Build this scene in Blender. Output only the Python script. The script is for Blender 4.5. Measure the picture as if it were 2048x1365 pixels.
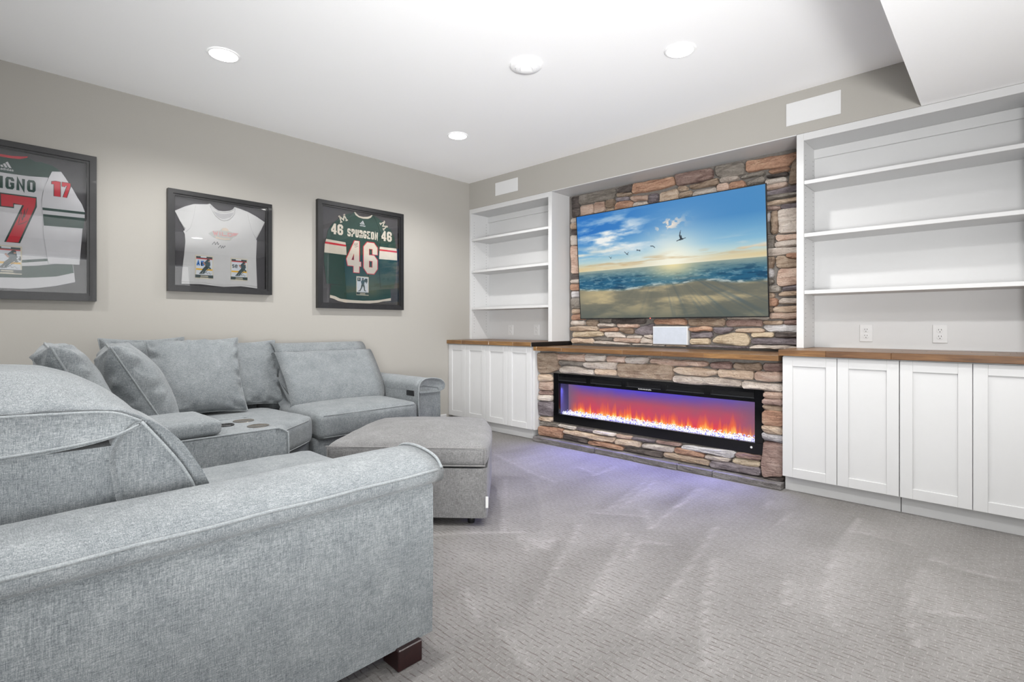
import bpy, bmesh, math, random
import numpy as np
from mathutils import Vector, Matrix, noise
from mathutils.geometry import tessellate_polygon
random.seed(7); np.random.seed(7)
S = bpy.context.scene
for o in list(bpy.data.objects): bpy.data.objects.remove(o)
COL = S.collection
# ------------------------------------------------------------------ camera, world, exposure
cam = bpy.data.cameras.new('camera'); camo = bpy.data.objects.new('camera', cam); COL.objects.link(camo)
camo.location = (4.426, -3.955, 1.0675); camo.rotation_euler = (math.pi/2, 0, 0.7597)
cam.sensor_width = 36; cam.lens = 36*1042/2048; cam.shift_y = -(682.5-652.2)/2048; cam.clip_start = .02
S.camera = camo
S.view_settings.view_transform = 'Standard'; S.view_settings.look = 'None'
S.view_settings.gamma = 1; S.view_settings.use_curve_mapping = False
EXPO = 0.0
S.view_settings.exposure = EXPO
SPOT_W = 122; WIN_W = 8; WIN_W2 = 70; FIRE_W = 18
W = bpy.data.worlds.new('world'); S.world = W; W.use_nodes = True
W.node_tree.nodes['Background'].inputs[0].default_value = (.9, .95, 1, 1)
W.node_tree.nodes['Background'].inputs[1].default_value = 1.0
def area(name, loc, rot, sx, sy, power, col):
    l = bpy.data.lights.new(name, 'AREA'); l.shape = 'RECTANGLE'; l.size = sx; l.size_y = sy; l.energy = power; l.color = col
    o = bpy.data.objects.new(name, l); COL.objects.link(o); o.location = loc; o.rotation_euler = rot; return o
# daylight lamps outside two unseen windows; the front one is added for soft fill
UPT = math.radians(38)   # tilts the front window lamp upward to brighten the ceiling
area('window_daylight', (3.3, -6.62, 1.2), (math.pi/2+UPT, 0, 0), 4.2, 2.0, WIN_W, (1, .985, .96))
area('window_daylight', (6.32, -3.3, 1.2), (math.pi/2+.3, 0, math.pi/2), 4.4, 2.0, WIN_W2, (1, .985, .96))

# fill spots added behind the camera to brighten the far ceiling and upper walls
FL1, FL3, FL4 = 565, 500, 0.5
def fill_spot(loc, aim, power, cone):
    l = bpy.data.lights.new('bounce_fill', 'SPOT'); l.energy = power; l.spot_size = math.radians(cone); l.spot_blend = 1; l.shadow_soft_size = .35
    o = bpy.data.objects.new('bounce_fill', l); COL.objects.link(o); o.location = loc; o.rotation_euler = (Vector(aim)-Vector(loc)).to_track_quat('-Z', 'Y').to_euler()
fill_spot((4.9, -4.5, .95), (.5, -.5, 2.75), FL1, 80)
fill_spot((5.7, -4.2, .95), (2.8, -.4, 2.8), FL3, 80)
fill_spot((4.9, -5.2, 1.15), (1.6, -1.9, 3.1), FL4, 85)
# ------------------------------------------------------------------ helpers
def lin(c):
    c = [x/255 for x in c[:3]]
    return tuple((x/12.92 if x <= .04045 else ((x+.055)/1.055)**2.4) for x in c)+(1,)
class MB:
    def __init__(s): s.v = []; s.f = []; s.m = []; s.c = 0
    def add(s, vs, fs, m=0):
        k = len(s.v); s.v += [tuple(v) for v in vs]
        for f in fs: s.f.append(tuple(i+k for i in f)); s.m.append(m)
        return s
    def box(s, x0, x1, y0, y1, z0, z1, r=0, seg=1, m=0):
        if r <= 0:
            v = [(x, y, z) for x in (x0, x1) for y in (y0, y1) for z in (z0, z1)]
            return s.add(v, [(0,1,3,2),(4,6,7,5),(0,4,5,1),(2,3,7,6),(0,2,6,4),(1,5,7,3)], m)
        bm = bmesh.new(); bmesh.ops.create_cube(bm, size=1)
        for v in bm.verts: v.co = Vector(((x0+x1)/2+v.co.x*(x1-x0), (y0+y1)/2+v.co.y*(y1-y0), (z0+z1)/2+v.co.z*(z1-z0)))
        bmesh.ops.bevel(bm, geom=bm.edges[:], offset=r, segments=seg, profile=.5, affect='EDGES')
        bm.verts.index_update()
        s.add([v.co for v in bm.verts], [[v.index for v in f.verts] for f in bm.faces], m); bm.free(); return s
    def tube(s, pts, r, n=6, closed=False, m=0):
        P = [Vector(p) for p in pts]; N = len(P); vs = []; up = Vector((0, 0, 1)); prev = None
        for i, p in enumerate(P):
            a = P[(i-1) % N] if (closed or i > 0) else p; b = P[(i+1) % N] if (closed or i < N-1) else p
            t = (b-a).normalized()
            if prev is None:
                ref = up if abs(t.z) < .9 else Vector((1, 0, 0)); x = t.cross(ref).normalized()
            else:
                x = (prev-t*prev.dot(t)).normalized()
            prev = x; y = t.cross(x)
            vs += [p+(x*math.cos(2*math.pi*k/n)+y*math.sin(2*math.pi*k/n))*r for k in range(n)]
        fs = []
        for i in range(N if closed else N-1):
            j = (i+1) % N
            for k in range(n): fs.append((i*n+k, i*n+(k+1) % n, j*n+(k+1) % n, j*n+k))
        if not closed: fs += [tuple(range(n)), tuple(range((N-1)*n, N*n))]
        return s.add(vs, fs, m)
    def lathe(s, prof, c, n=32, axis='z', m=0):
        vs = []
        for (r, h) in prof:
            for k in range(n):
                a = 2*math.pi*k/n; u, w = r*math.cos(a), r*math.sin(a)
                vs.append((c[0]+u, c[1]+w, c[2]+h) if axis == 'z' else ((c[0]+u, c[1]+h, c[2]+w) if axis == 'y' else (c[0]+h, c[1]+u, c[2]+w)))
        fs = []
        for i in range(len(prof)-1):
            for k in range(n): fs.append((i*n+k, i*n+(k+1) % n, (i+1)*n+(k+1) % n, (i+1)*n+k))
        fs += [tuple(range(n)), tuple(range((len(prof)-1)*n, len(prof)*n))]
        return s.add(vs, fs, m)
    def prism(s, poly, d0, d1, fn, holes=(), m=0):
        loops = [list(poly)]+[list(h) for h in holes]
        flat = [p for l in loops for p in l]; n = len(flat)
        tr = tessellate_polygon([[Vector((p[0], p[1], 0)) for p in l] for l in loops])
        vs = [fn(p[0], p[1], d0) for p in flat]+[fn(p[0], p[1], d1) for p in flat]
        fs = [tuple(t) for t in tr]+[tuple(i+n for i in reversed(t)) for t in tr]
        k = 0
        for l in loops:
            q = len(l)
            for i in range(q): fs.append((k+i, k+(i+1) % q, n+k+(i+1) % q, n+k+i))
            k += q
        return s.add(vs, fs, m)
    def grid(s, fn, nu, nv, m=0, closed_u=False):
        vs = [fn(i/nu, j/nv) for j in range(nv+1) for i in range(nu+1)]
        fs = [(j*(nu+1)+i, j*(nu+1)+i+1, (j+1)*(nu+1)+i+1, (j+1)*(nu+1)+i) for j in range(nv) for i in range(nu)]
        return s.add(vs, fs, m)
ORG = {}
def root_of(o):
    while o.parent: o = o.parent
    return o
def obj(name, mb, mats, parent=None, smooth=None, sharp=None, fix=True):
    org = Vector(root_of(parent).location) if parent else Vector((0, 0, 0))
    me = bpy.data.meshes.new(name)
    me.from_pydata([(v[0]-org.x, v[1]-org.y, v[2]-org.z) for v in mb.v], [], mb.f)
    if not isinstance(mats, (list, tuple)): mats = [mats]
    for m in mats: me.materials.append(m)
    if len(mats) > 1: me.polygons.foreach_set('material_index', mb.m)
    if fix:
        bm = bmesh.new(); bm.from_mesh(me); bmesh.ops.remove_doubles(bm, verts=bm.verts, dist=1e-6)
        bmesh.ops.recalc_face_normals(bm, faces=bm.faces); bm.to_mesh(me); bm.free()
    if smooth:
        me.shade_smooth()
        if sharp: me.set_sharp_from_angle(angle=math.radians(sharp))
    o = bpy.data.objects.new(name, me); COL.objects.link(o)
    if parent: o.parent = parent
    return o
def tag(o, label=None, cat=None, group=None, kind=None):
    for k, v in (('label', label), ('category', cat), ('group', group), ('kind', kind)):
        if v: o[k] = v
    return o
def thing(name, loc, label, cat, group=None):
    o = bpy.data.objects.new(name, None); COL.objects.link(o); o.location = loc; o.empty_display_size = .1
    return tag(o, label, cat, group)
def struct(name, mb, m, **k): return tag(obj(name, mb, m, **k), kind='structure')
# soft upholstery shapes --------------------------------------------------
def puff(a, b, c, r, crown=(0, 0, 0), n=18, fn=None, wr=0, seed=0):
    """rounded, stuffed box with half sizes a, b, c"""
    mb = MB(); half = (a, b, c)
    def pt(ax, sg, s, t):
        q = [0, 0, 0]; o1, o2 = [i for i in range(3) if i != ax]
        q[ax] = sg*half[ax]; q[o1] = s*half[o1]; q[o2] = t*half[o2]
        u = [q[i]/half[i] for i in range(3)]
        rr = [min(r, half[i]*.98) for i in range(3)]
        inn = [max(-(half[i]-rr[i]), min(half[i]-rr[i], q[i])) for i in range(3)]
        d = Vector([(q[i]-inn[i])/rr[i] for i in range(3)]); d.normalize()
        p = [inn[i]+d[i]*rr[i] for i in range(3)]
        for i in range(3):
            j, k = [x for x in range(3) if x != i]
            p[i] += crown[i]*(1-u[j]**2)*(1-u[k]**2)*u[i]
        if wr:
            nz = noise.noise(Vector((p[0]*7+seed, p[1]*7, p[2]*7)))+.5*noise.noise(Vector((p[0]*17, p[1]*17+seed, p[2]*17)))
            p = [p[i]+d[i]*nz*wr for i in range(3)]
        return fn(*p) if fn else tuple(p)
    sm = lambda w: math.sin((w*2-1)*math.pi/2)*.55+(w*2-1)*.45
    for ax in range(3):
        for sg in (-1, 1):
            mb.grid(lambda i, j: pt(ax, sg, sm(i), sm(j)), n, n)
    return mb
def smooth_closed(P, n=6):
    out = []; N = len(P)
    for i in range(N):
        p0, p1, p2, p3 = P[i-1], P[i], P[(i+1) % N], P[(i+2) % N]
        for k in range(n):
            t = k/n
            out.append(tuple(.5*((2*p1[j])+(-p0[j]+p2[j])*t+(2*p0[j]-5*p1[j]+4*p2[j]-p3[j])*t*t+(-p0[j]+3*p1[j]-3*p2[j]+p3[j])*t**3) for j in range(2)))
    return out
def smooth_open(P, n=8):
    P = [Vector(p) for p in P]; Q = [P[0]*2-P[1]]+P+[P[-1]*2-P[-2]]; out = []
    for i in range(1, len(Q)-2):
        for k in range(n):
            t = k/n; p0, p1, p2, p3 = Q[i-1:i+3]
            out.append(.5*((2*p1)+(p2-p0)*t+(2*p0-5*p1+4*p2-p3)*t*t+(3*p1-p0-3*p2+p3)*t**3))
    out.append(P[-1]); return out
def inset(P, d):
    A = sum(P[i-1][0]*P[i][1]-P[i][0]*P[i-1][1] for i in range(len(P))); sg = 1 if A > 0 else -1
    out = []; N = len(P)
    for i in range(N):
        a, b = P[i-1], P[(i+1) % N]; t = (b[0]-a[0], b[1]-a[1]); L = math.hypot(*t) or 1
        out.append((P[i][0]-sg*t[1]/L*d, P[i][1]+sg*t[0]/L*d))
    return out
def soft_extrude(prof, d0, d1, r, fn, ne=5, nm=12, swell=0, cap='fan'):
    """closed profile swept from d0 to d1 with rounded ends; fn(a,b,d)->xyz"""
    mb = MB(); st = []
    for k in range(ne+1):
        th = math.pi/2*k/ne; st.append((d0+r*(1-math.sin(th)), r*(1-math.cos(math.pi/2-th))))
    for k in range(1, nm): st.append((d0+r+(d1-d0-2*r)*k/nm, 0))
    for k in range(ne+1):
        th = math.pi/2*(ne-k)/ne; st.append((d1-r*(1-math.sin(th)), r*(1-math.cos(math.pi/2-th))))
    n = len(prof); vs = []
    for d, ins in st:
        w = (2*(d-d0)/(d1-d0)-1)
        pr = inset(prof, ins-swell*(1-w*w))
        vs += [fn(p[0], p[1], d) for p in pr]
    fs = []
    for i in range(len(st)-1):
        for k in range(n): fs.append((i*n+k, i*n+(k+1) % n, (i+1)*n+(k+1) % n, (i+1)*n+k))
    if cap == 'fan':
        e = inset(prof, r); c = (sum(p[0] for p in e)/n, sum(p[1] for p in e)/n); k = len(vs); vs += [fn(c[0], c[1], d0), fn(c[0], c[1], d1)]
        fs += [(i, (i+1) % n, k) for i in range(n)]+[((len(st)-1)*n+i, (len(st)-1)*n+(i+1) % n, k+1) for i in range(n)]
    else:
        tr = tessellate_polygon([[Vector((p[0], p[1], 0)) for p in inset(prof, r)]])
        fs += [tuple(t) for t in tr]+[tuple(i+(len(st)-1)*n for i in t) for t in tr]
    return mb.add(vs, fs)
# lettering strokes ---------------------------------------------------------
def offs(P, t):
    out = []
    for i in range(len(P)):
        ds = []
        if i > 0: ds.append(Vector((P[i][0]-P[i-1][0], P[i][1]-P[i-1][1])).normalized())
        if i < len(P)-1: ds.append(Vector((P[i+1][0]-P[i][0], P[i+1][1]-P[i][1])).normalized())
        if len(ds) == 1: nn = Vector((-ds[0].y, ds[0].x)); k = 1
        else:
            m = (ds[0]+ds[1]); m = m.normalized() if m.length > 1e-6 else ds[0]
            nn = Vector((-m.y, m.x)); k = 1/max(.35, nn.dot(Vector((-ds[0].y, ds[0].x))))
        out.append((P[i][0]+nn.x*t*k, P[i][1]+nn.y*t*k))
    return out
def stroke(mb, P, w, d0, d1, fn, m=0, ext=0):
    P = [tuple(p) for p in P]
    if ext and P[0] != P[-1]:
        a = (Vector(P[0])-Vector(P[1])).normalized()*ext; b = (Vector(P[-1])-Vector(P[-2])).normalized()*ext
        P = [tuple(Vector(P[0])+a)]+P[1:-1]+[tuple(Vector(P[-1])+b)] if len(P) > 2 else [tuple(Vector(P[0])+a), tuple(Vector(P[-1])+b)]
    if P[0] == P[-1] and len(P) > 3:
        Q = [P[-2]]+P+[P[1]]; l = offs(Q, w/2)[1:-1]; r = offs(Q, -w/2)[1:-1]
    else: l = offs(P, w/2); r = offs(P, -w/2)
    for i in range(len(P)-1): mb.prism([l[i], l[i+1], r[i+1], r[i]], d0, d1, fn, m=m)
OCT = [(0,.12),(0,.88),(.16,1),(.84,1),(1,.88),(1,.12),(.84,0),(.16,0),(0,.12)]
PG = {   # heavy block numerals as outlines (outer loop, holes)
'4': [[(.57,1),(.88,1),(.88,.35),(1,.35),(1,.20),(.88,.20),(.88,0),(.49,0),(.49,.20),(.09,.20),(0,.41)], [(.33,.385),(.52,.60),(.52,.385)]],
'6': [[(.25,1),(.75,1),(1,.86),(1,.63),(.64,.63),(.64,.80),(.38,.80),(.38,.595),(.75,.595),(1,.46),(1,.17),(.75,0),(.27,0),(0,.17),(0,.85)], [(.38,.20),(.38,.41),(.64,.41),(.64,.20)]],
'1': [[(0,.78),(0,.94),(.45,1),(1,1),(1,0),(.28,0),(.28,.78)]],
'7': [[(0,1),(1,1),(1,.80),(.53,0),(.12,0),(.61,.80),(.37,.80),(.37,.72),(0,.72)]]}
GL = {
'S': [[(1,.74),(1,.88),(.84,1),(.16,1),(0,.88),(0,.62),(.16,.52),(.84,.48),(1,.38),(1,.12),(.84,0),(.16,0),(0,.12),(0,.26)]],
'P': [[(0,0),(0,1),(.84,1),(1,.9),(1,.56),(.84,.45),(0,.45)]], 'U': [[(0,1),(0,.12),(.16,0),(.84,0),(1,.12),(1,1)]],
'R': [[(0,0),(0,1),(.84,1),(1,.9),(1,.6),(.84,.5),(0,.5)], [(.6,.5),(1,.36),(1,0)]],
'G': [[(1,.74),(1,.88),(.84,1),(.16,1),(0,.88),(0,.12),(.16,0),(.84,0),(1,.12),(1,.46),(.55,.46)]],
'E': [[(1,1),(0,1),(0,0),(1,0)], [(0,.5),(.8,.5)]], 'O': [OCT], 'N': [[(0,0),(0,1),(1,0),(1,1)]], 'L': [[(0,1),(0,0),(1,0)]],
'I': [[(.5,0),(.5,1)]], 'F': [[(1,1),(0,1),(0,0)], [(0,.52),(.8,.52)]], 'A': [[(0,0),(.5,1),(1,0)], [(.25,.35),(.75,.35)]],
'B': [[(0,0),(0,1),(.84,1),(1,.88),(1,.62),(.84,.52),(0,.52)], [(.84,.5),(1,.4),(1,.12),(.84,0),(0,0)]],
'W': [[(0,1),(.25,0),(.5,.7),(.75,0),(1,1)]], 'D': [[(0,0),(0,1),(.8,1),(1,.85),(1,.15),(.8,0),(0,0)]],
'M': [[(0,0),(0,1),(.5,.4),(1,1),(1,0)]],
's': [[(1,.55),(.8,.65),(.2,.65),(0,.5),(.2,.34),(.8,.32),(1,.17),(.8,0),(.2,0),(0,.1)]], 'e': [[(0,.33),(1,.33),(1,.5),(.8,.65),(.2,.65),(0,.5),(0,.15),(.2,0),(1,.03)]],
'a': [[(.1,.65),(.85,.65),(1,.5),(1,0),(.15,0),(0,.15),(.15,.35),(1,.35)]], 'd': [[(1,1),(1,0),(.15,0),(0,.15),(0,.5),(.15,.65),(1,.65)]], 'i': [[(.5,0),(.5,.65)], [(.5,.85),(.5,1)]],
'c': [[(1,.6),(.2,.65),(0,.5),(0,.15),(.2,0),(1,.05)]],
}
def text(mb, txt, a0, a1, b0, b1, w, d0, d1, fn, gap=None, m=0, narrow=('I', '1', 'i'), grow=0):
    """block letters filling a0..a1 x b0..b1"""
    gap = gap if gap is not None else w*.55
    un = sum(.45 if c in narrow else 1 for c in txt); cw = (a1-a0-gap*(len(txt)-1))/un; x = a0
    for c in txt:
        k = cw*(.45 if c in narrow else 1)
        if c in PG:
            L = [[(x+p[0]*k, b0+p[1]*(b1-b0)) for p in l] for l in PG[c]]
            if grow: L = [inset(L[0], -grow)]+[inset(h, grow) for h in L[1:]]
            mb.prism(L[0], d0, d1, fn, holes=[h for h in L[1:]], m=m)
        else:
            for st in GL[c]:
                P = [(x+w/2+p[0]*max(k-w, .0001), b0+w/2+p[1]*(b1-b0-w)) for p in st]
                for e, f in ((0, 1), (-1, -2)):
                    d = (Vector(P[e])-Vector(P[f])).normalized(); q = st[e]
                    if st[0] != st[-1] and ((q[1] in (0, 1) and abs(d.y) > .7) or (q[0] in (0, 1) and abs(d.x) > .7)): P[e] = tuple(Vector(P[e])+d*w/2)
                stroke(mb, P, w, d0, d1, fn, m=m)
        x += k+gap
# ------------------------------------------------------------------ materials
class NT:
    def __init__(s, name):
        s.mat = bpy.data.materials.new(name); s.mat.use_nodes = True; s.t = s.mat.node_tree; s.t.nodes.clear()
        s.out = s.t.nodes.new('ShaderNodeOutputMaterial'); s.bs = s.t.nodes.new('ShaderNodeBsdfPrincipled')
        s.t.links.new(s.bs.outputs[0], s.out.inputs[0])
    def n(s, typ, ins=None, **props):
        nd = s.t.nodes.new('ShaderNode'+typ)
        for k, v in props.items(): setattr(nd, k, v)
        for k, v in (ins or {}).items():
            if hasattr(v, 'is_output') or isinstance(v, bpy.types.NodeSocket): s.t.links.new(v, nd.inputs[k])
            else: nd.inputs[k].default_value = v
        return nd
    def obj_co(s): return s.n('TexCoord').outputs['Object']
    def scaled(s, v, sc, loc=(0, 0, 0), rot=(0, 0, 0)): return s.n('Mapping', {'Vector': v, 'Scale': sc, 'Location': loc, 'Rotation': rot}).outputs[0]
    def noise(s, v, scale=1, detail=3, rough=.55, dist=0): return s.n('TexNoise', {'Vector': v, 'Scale': scale, 'Detail': detail, 'Roughness': rough, 'Distortion': dist}).outputs[0]
    def math(s, op, a, b=0.0): return s.n('Math', {0: a, 1: b}, operation=op).outputs[0]
    def ramp(s, fac, stops, interp='LINEAR'):
        nd = s.n('ValToRGB', {0: fac}); e = nd.color_ramp.elements; nd.color_ramp.interpolation = interp
        while len(e) < len(stops): e.new(.5)
        for el, (p, c) in zip(e, stops): el.position = p; el.color = c
        return nd.outputs[0]
    def mix(s, f, a, b, mode='MIX'):
        nd = s.n('Mix', data_type='RGBA', blend_type=mode)
        for sock, v in ((nd.inputs[0], f), (nd.inputs[6], a), (nd.inputs[7], b)):
            if isinstance(v, bpy.types.NodeSocket): s.t.links.new(v, sock)
            else: sock.default_value = v
        return nd.outputs[2]
    def set(s, **k):
        for key, v in k.items():
            sock = s.bs.inputs[key.replace('_', ' ')]
            if isinstance(v, bpy.types.NodeSocket): s.t.links.new(v, sock)
            else: sock.default_value = v
        return s
    def bump(s, h, strength=.3, dist=.002):
        b = s.n('Bump', {'Height': h, 'Strength': strength, 'Distance': dist}); s.t.links.new(b.outputs[0], s.bs.inputs['Normal']); return s
def plain(name, c, rough=.5, metal=0, spec=.5, var=.04, bump=0, scale=30, coat=0):
    t = NT(name); v = t.obj_co(); nz = t.noise(v, scale, 4)
    c = lin(c); a = tuple(x*(1-var) for x in c[:3])+(1,); b = tuple(min(1, x*(1+var)) for x in c[:3])+(1,)
    t.set(Base_Color=t.ramp(nz, [(.3, a), (.7, b)]), Roughness=rough, Metallic=metal, Specular_IOR_Level=spec, Coat_Weight=coat)
    if bump: t.bump(nz, bump, .001)
    return t.mat
def glow(name, c, strength):
    t = NT(name); t.t.nodes.remove(t.bs); nz = t.noise(t.obj_co(), 40)
    e = t.n('Emission', {'Color': t.mix(nz, lin(c), lin([min(255, x+6) for x in c])), 'Strength': strength}); t.t.links.new(e.outputs[0], t.out.inputs[0]); return t.mat
def glass(name, tint=(1, 1, 1, 1), rough=.0, refl=1.0):
    t = NT(name); t.t.nodes.remove(t.bs)
    tr = t.n('BsdfTransparent', {'Color': tint}); gl = t.n('BsdfGlossy', {'Color': (1, 1, 1, 1), 'Roughness': rough})
    fr = t.math('MULTIPLY', t.n('Fresnel', {'IOR': 1.45}).outputs[0], refl)
    mx = t.n('MixShader', {0: fr, 1: tr.outputs[0], 2: gl.outputs[0]}); t.t.links.new(mx.outputs[0], t.out.inputs[0]); return t.mat
def fabric(name, dark, light, fine=1.0):
    t = NT(name); v = t.obj_co()
    a = t.noise(t.scaled(v, (60, 60, 620)), fine, 2, .6); b = t.noise(t.scaled(v, (520, 520, 45)), fine, 2, .6)
    c = t.noise(t.scaled(v, (70, 520, 520)), fine, 2, .6)
    m = t.noise(v, 9, 5, .65); m2 = t.noise(v, 34, 3, .6)
    d = t.noise(t.scaled(v, (520, 70, 520)), fine, 2, .6)
    nz = t.math('ABSOLUTE', t.n('SeparateXYZ', {0: t.n('NewGeometry').outputs['Normal']}).outputs[2])
    k = t.ramp(nz, [(.45, (0, 0, 0, 1)), (.7, (1, 1, 1, 1))])
    sd = t.math('ADD', a, b); tp_ = t.math('ADD', c, d)
    h = t.math('ADD', t.math('ADD', t.math('MULTIPLY', sd, t.math('SUBTRACT', 1., k)), t.math('MULTIPLY', tp_, k)), t.noise(v, 420, 2))                                    # ~1.5
    f = t.math('ADD', t.math('MULTIPLY', t.math('SUBTRACT', h, 1.5), 1.15), t.math('ADD', t.math('MULTIPLY', t.math('SUBTRACT', m, .5), .6), t.math('MULTIPLY', t.math('SUBTRACT', m2, .5), .22)))
    f = t.math('ADD', f, .5)
    t.set(Base_Color=t.ramp(f, [(0.05, lin(dark)), (.5, lin([(x+y)/2 for x, y in zip(dark, light)])), (.95, lin(light))]), Roughness=.95, Specular_IOR_Level=.15)
    t.set(Sheen_Weight=.15, Sheen_Roughness=.5)
    t.bump(t.math('ADD', h, t.math('MULTIPLY', m2, 1.5)), .35, .0012); return t.mat
def stone_mat(name, cols):
    t = NT(name); v = t.obj_co(); rnd = t.n('ObjectInfo').outputs['Random']
    v2 = t.n('VectorMath', {0: v, 1: t.n('CombineXYZ', {0: t.math('MULTIPLY', rnd, 37.), 1: t.math('MULTIPLY', rnd, 11.), 2: t.math('MULTIPLY', rnd, 53.)}).outputs[0]}, operation='ADD').outputs[0]
    big = t.noise(t.scaled(v2, (6, 6, 16)), 1, 5, .62, .6); fine = t.noise(v2, 75, 5, .7); st = t.noise(t.scaled(v2, (9, 9, 60)), 1, 5, .65, .4)
    f = t.math('ADD', t.math('MULTIPLY', t.math('SUBTRACT', big, .5), 1.7), t.math('ADD', .5, t.math('MULTIPLY', t.math('SUBTRACT', st, .5), 1.1)))
    base = t.ramp(f, [(0, lin(cols[0])), (.38, lin(cols[1])), (.66, lin(cols[2])), (1, lin(cols[3]))])
    hs = t.n('HueSaturation', {'Color': base, 'Value': t.math('ADD', .82, t.math('MULTIPLY', rnd, .28)), 'Saturation': .76})
    dk = t.mix(t.ramp(fine, [(.30, (.55, .55, .55, 1)), (.46, (0, 0, 0, 1))]), hs.outputs[0], tuple(x*.6 for x in lin(cols[0])[:3])+(1,))
    t.set(Base_Color=dk, Roughness=.8, Specular_IOR_Level=.3)
    t.bump(t.math('ADD', t.math('MULTIPLY', st, 1.4), t.math('ADD', fine, big)), 1.0, .014); return t.mat
def wood_mat(name, cols, rough=.4):
    t = NT(name); v = t.obj_co(); rnd = t.n('ObjectInfo').outputs['Random']
    v2 = t.n('VectorMath', {0: v, 1: t.n('CombineXYZ', {0: t.math('MULTIPLY', rnd, 17.), 1: t.math('MULTIPLY', rnd, 31.), 2: t.math('MULTIPLY', rnd, 5.)}).outputs[0]}, operation='ADD').outputs[0]
    g = t.noise(t.scaled(v2, (5, 90, 90)), 1, 5, .6, 1.2); g2 = t.noise(t.scaled(v2, (3, 20, 20)), 1, 3, .5, .5)
    f = t.math('ADD', t.math('MULTIPLY', g, .6), t.math('MULTIPLY', g2, .4))
    base = t.ramp(f, [(.25, lin(cols[0])), (.5, lin(cols[1])), (.75, lin(cols[2]))])
    hs = t.n('HueSaturation', {'Color': base, 'Value': t.math('ADD', .62, t.math('MULTIPLY', rnd, .75)), 'Saturation': 1.0, 'Hue': t.math('ADD', .492, t.math('MULTIPLY', rnd, .016))})
    t.set(Base_Color=hs.outputs[0], Roughness=rough, Coat_Weight=.15); t.bump(g, .15, .001); return t.mat
def attr_emit(name, attr, strength, gloss=True):
    t = NT(name); a = t.n('Attribute', attribute_name=attr)
    if gloss:
        t.set(Base_Color=(.004, .004, .004, 1), Roughness=.12, Specular_IOR_Level=.25, Emission_Color=a.outputs[0], Emission_Strength=strength)
    else:
        t.set(Base_Color=(.01, .01, .01, 1), Roughness=.9, Specular_IOR_Level=0, Emission_Color=a.outputs[0], Emission_Strength=strength)
    return t.mat
M = {}
M['wall'] = plain('beige_wall_paint', (161, 158, 152), .85, var=.012, bump=.05, scale=180, spec=.2)
M['ceiling'] = plain('white_ceiling_paint', (247, 247, 247), .9, var=.006, bump=.05, scale=120, spec=.1)
M['white'] = plain('white_cabinet_lacquer', (196, 196, 196), .42, var=.006, scale=12)
M['groove'] = plain('shadow_gap_grey', (120, 120, 120), .8)
M['ceilplate'] = plain('white_ceiling_plastic', (247, 247, 247), .6, var=.005)
M['plate'] = plain('white_plastic', (206, 206, 206), .35, var=.005)
M['hole'] = plain('dark_slot', (40, 40, 40), .8)
M['sofa'] = fabric('blue_grey_chenille', (84, 89, 93), (143, 147, 148))
M['ottoman'] = fabric('warm_grey_chenille', (84, 83, 83), (139, 139, 139))
M['piping'] = fabric('grey_piping', (107, 112, 115), (146, 150, 151))
M['otpiping'] = fabric('warm_grey_piping', (104, 103, 103), (150, 149, 148))
M['vent'] = plain('vent_lip_grey', (46, 48, 52), .3)
M['underside'] = plain('dark_underside_cloth', (38, 38, 40), .95)
M['mahogany'] = wood_mat('dark_mahogany', [(18, 5, 6), (32, 9, 10), (46, 15, 15)], .35)
M['steel'] = plain('brushed_steel', (150, 140, 128), .22, 1, var=.05)
M['black'] = plain('black_plastic', (14, 14, 16), .35)
M['blackgloss'] = plain('gloss_black_glass', (8, 8, 10), .12)
M['wood'] = wood_mat('stained_butcher_block', [(60, 41, 25), (108, 77, 47), (148, 111, 70)])
M['mortar'] = plain('grey_mortar', (108, 103, 98), .95, var=.18, bump=.6, scale=60)
M['slab'] = stone_mat('grey_hearth_stone', [(93, 87, 85), (115, 109, 106), (131, 126, 124), (143, 139, 139)])
M['frame'] = wood_mat('charcoal_frame_wood', [(10, 10, 12), (21, 21, 23), (33, 33, 36)], .45)
M['felt'] = plain('charcoal_mat_board', (59, 58, 61), .95, var=.05, scale=60)
M['glass'] = glass('picture_glass', refl=.8)
M['fireglass'] = glass('firebox_glass', refl=.35)
M['winglass'] = glass('window_glass')
M['green'] = plain('dark_green_jersey_cloth', (15, 51, 44), .85, var=.12, bump=.4, scale=14)
M['cream'] = plain('cream_jersey_cloth', (181, 173, 160), .85, var=.03)
M['red'] = plain('red_jersey_cloth', (167, 27, 43), .8, var=.06)
M['jwhite'] = plain('white_jersey_cloth', (176, 176, 179), .85, var=.03, bump=.4, scale=14)
M['tee'] = plain('white_tee_cotton', (168, 168, 168), .9, var=.03, bump=.6, scale=16)
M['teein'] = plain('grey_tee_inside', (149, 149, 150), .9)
M['ink'] = plain('black_marker_ink', (30, 32, 36), .6)
M['fadered'] = plain('faded_red_print', (169, 132, 132), .9, var=.08, scale=60)
M['fadegrey'] = plain('faded_grey_print', (151, 154, 151), .9, var=.06, scale=60)
M['fadegold'] = plain('faded_gold_print', (170, 158, 146), .9)
M['cardcream'] = plain('card_cream', (173, 166, 146), .4)
M['cardwhite'] = plain('card_ice_white', (173, 178, 184), .4)
M['cardred'] = plain('card_red', (164, 46, 51), .4)
M['cardyellow'] = plain('card_yellow', (191, 148, 30), .4)
M['cardblue'] = plain('card_blue', (15, 93, 162), .4)
M['carddark'] = plain('card_dark_green', (28, 46, 46), .4)
M['cardgreen'] = plain('card_player_green', (36, 60, 66), .4, var=.3, scale=200)
M['skin'] = plain('card_skin', (146, 109, 94), .5)
M['lens'] = glow('downlight_lens_glow', (255, 252, 246), 14)
M['crystal'] = glow('lit_crystal', (238, 240, 255), 1.25)
M['crystalb'] = glow('lit_crystal_blue', (120, 110, 240), 1.0)
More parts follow.
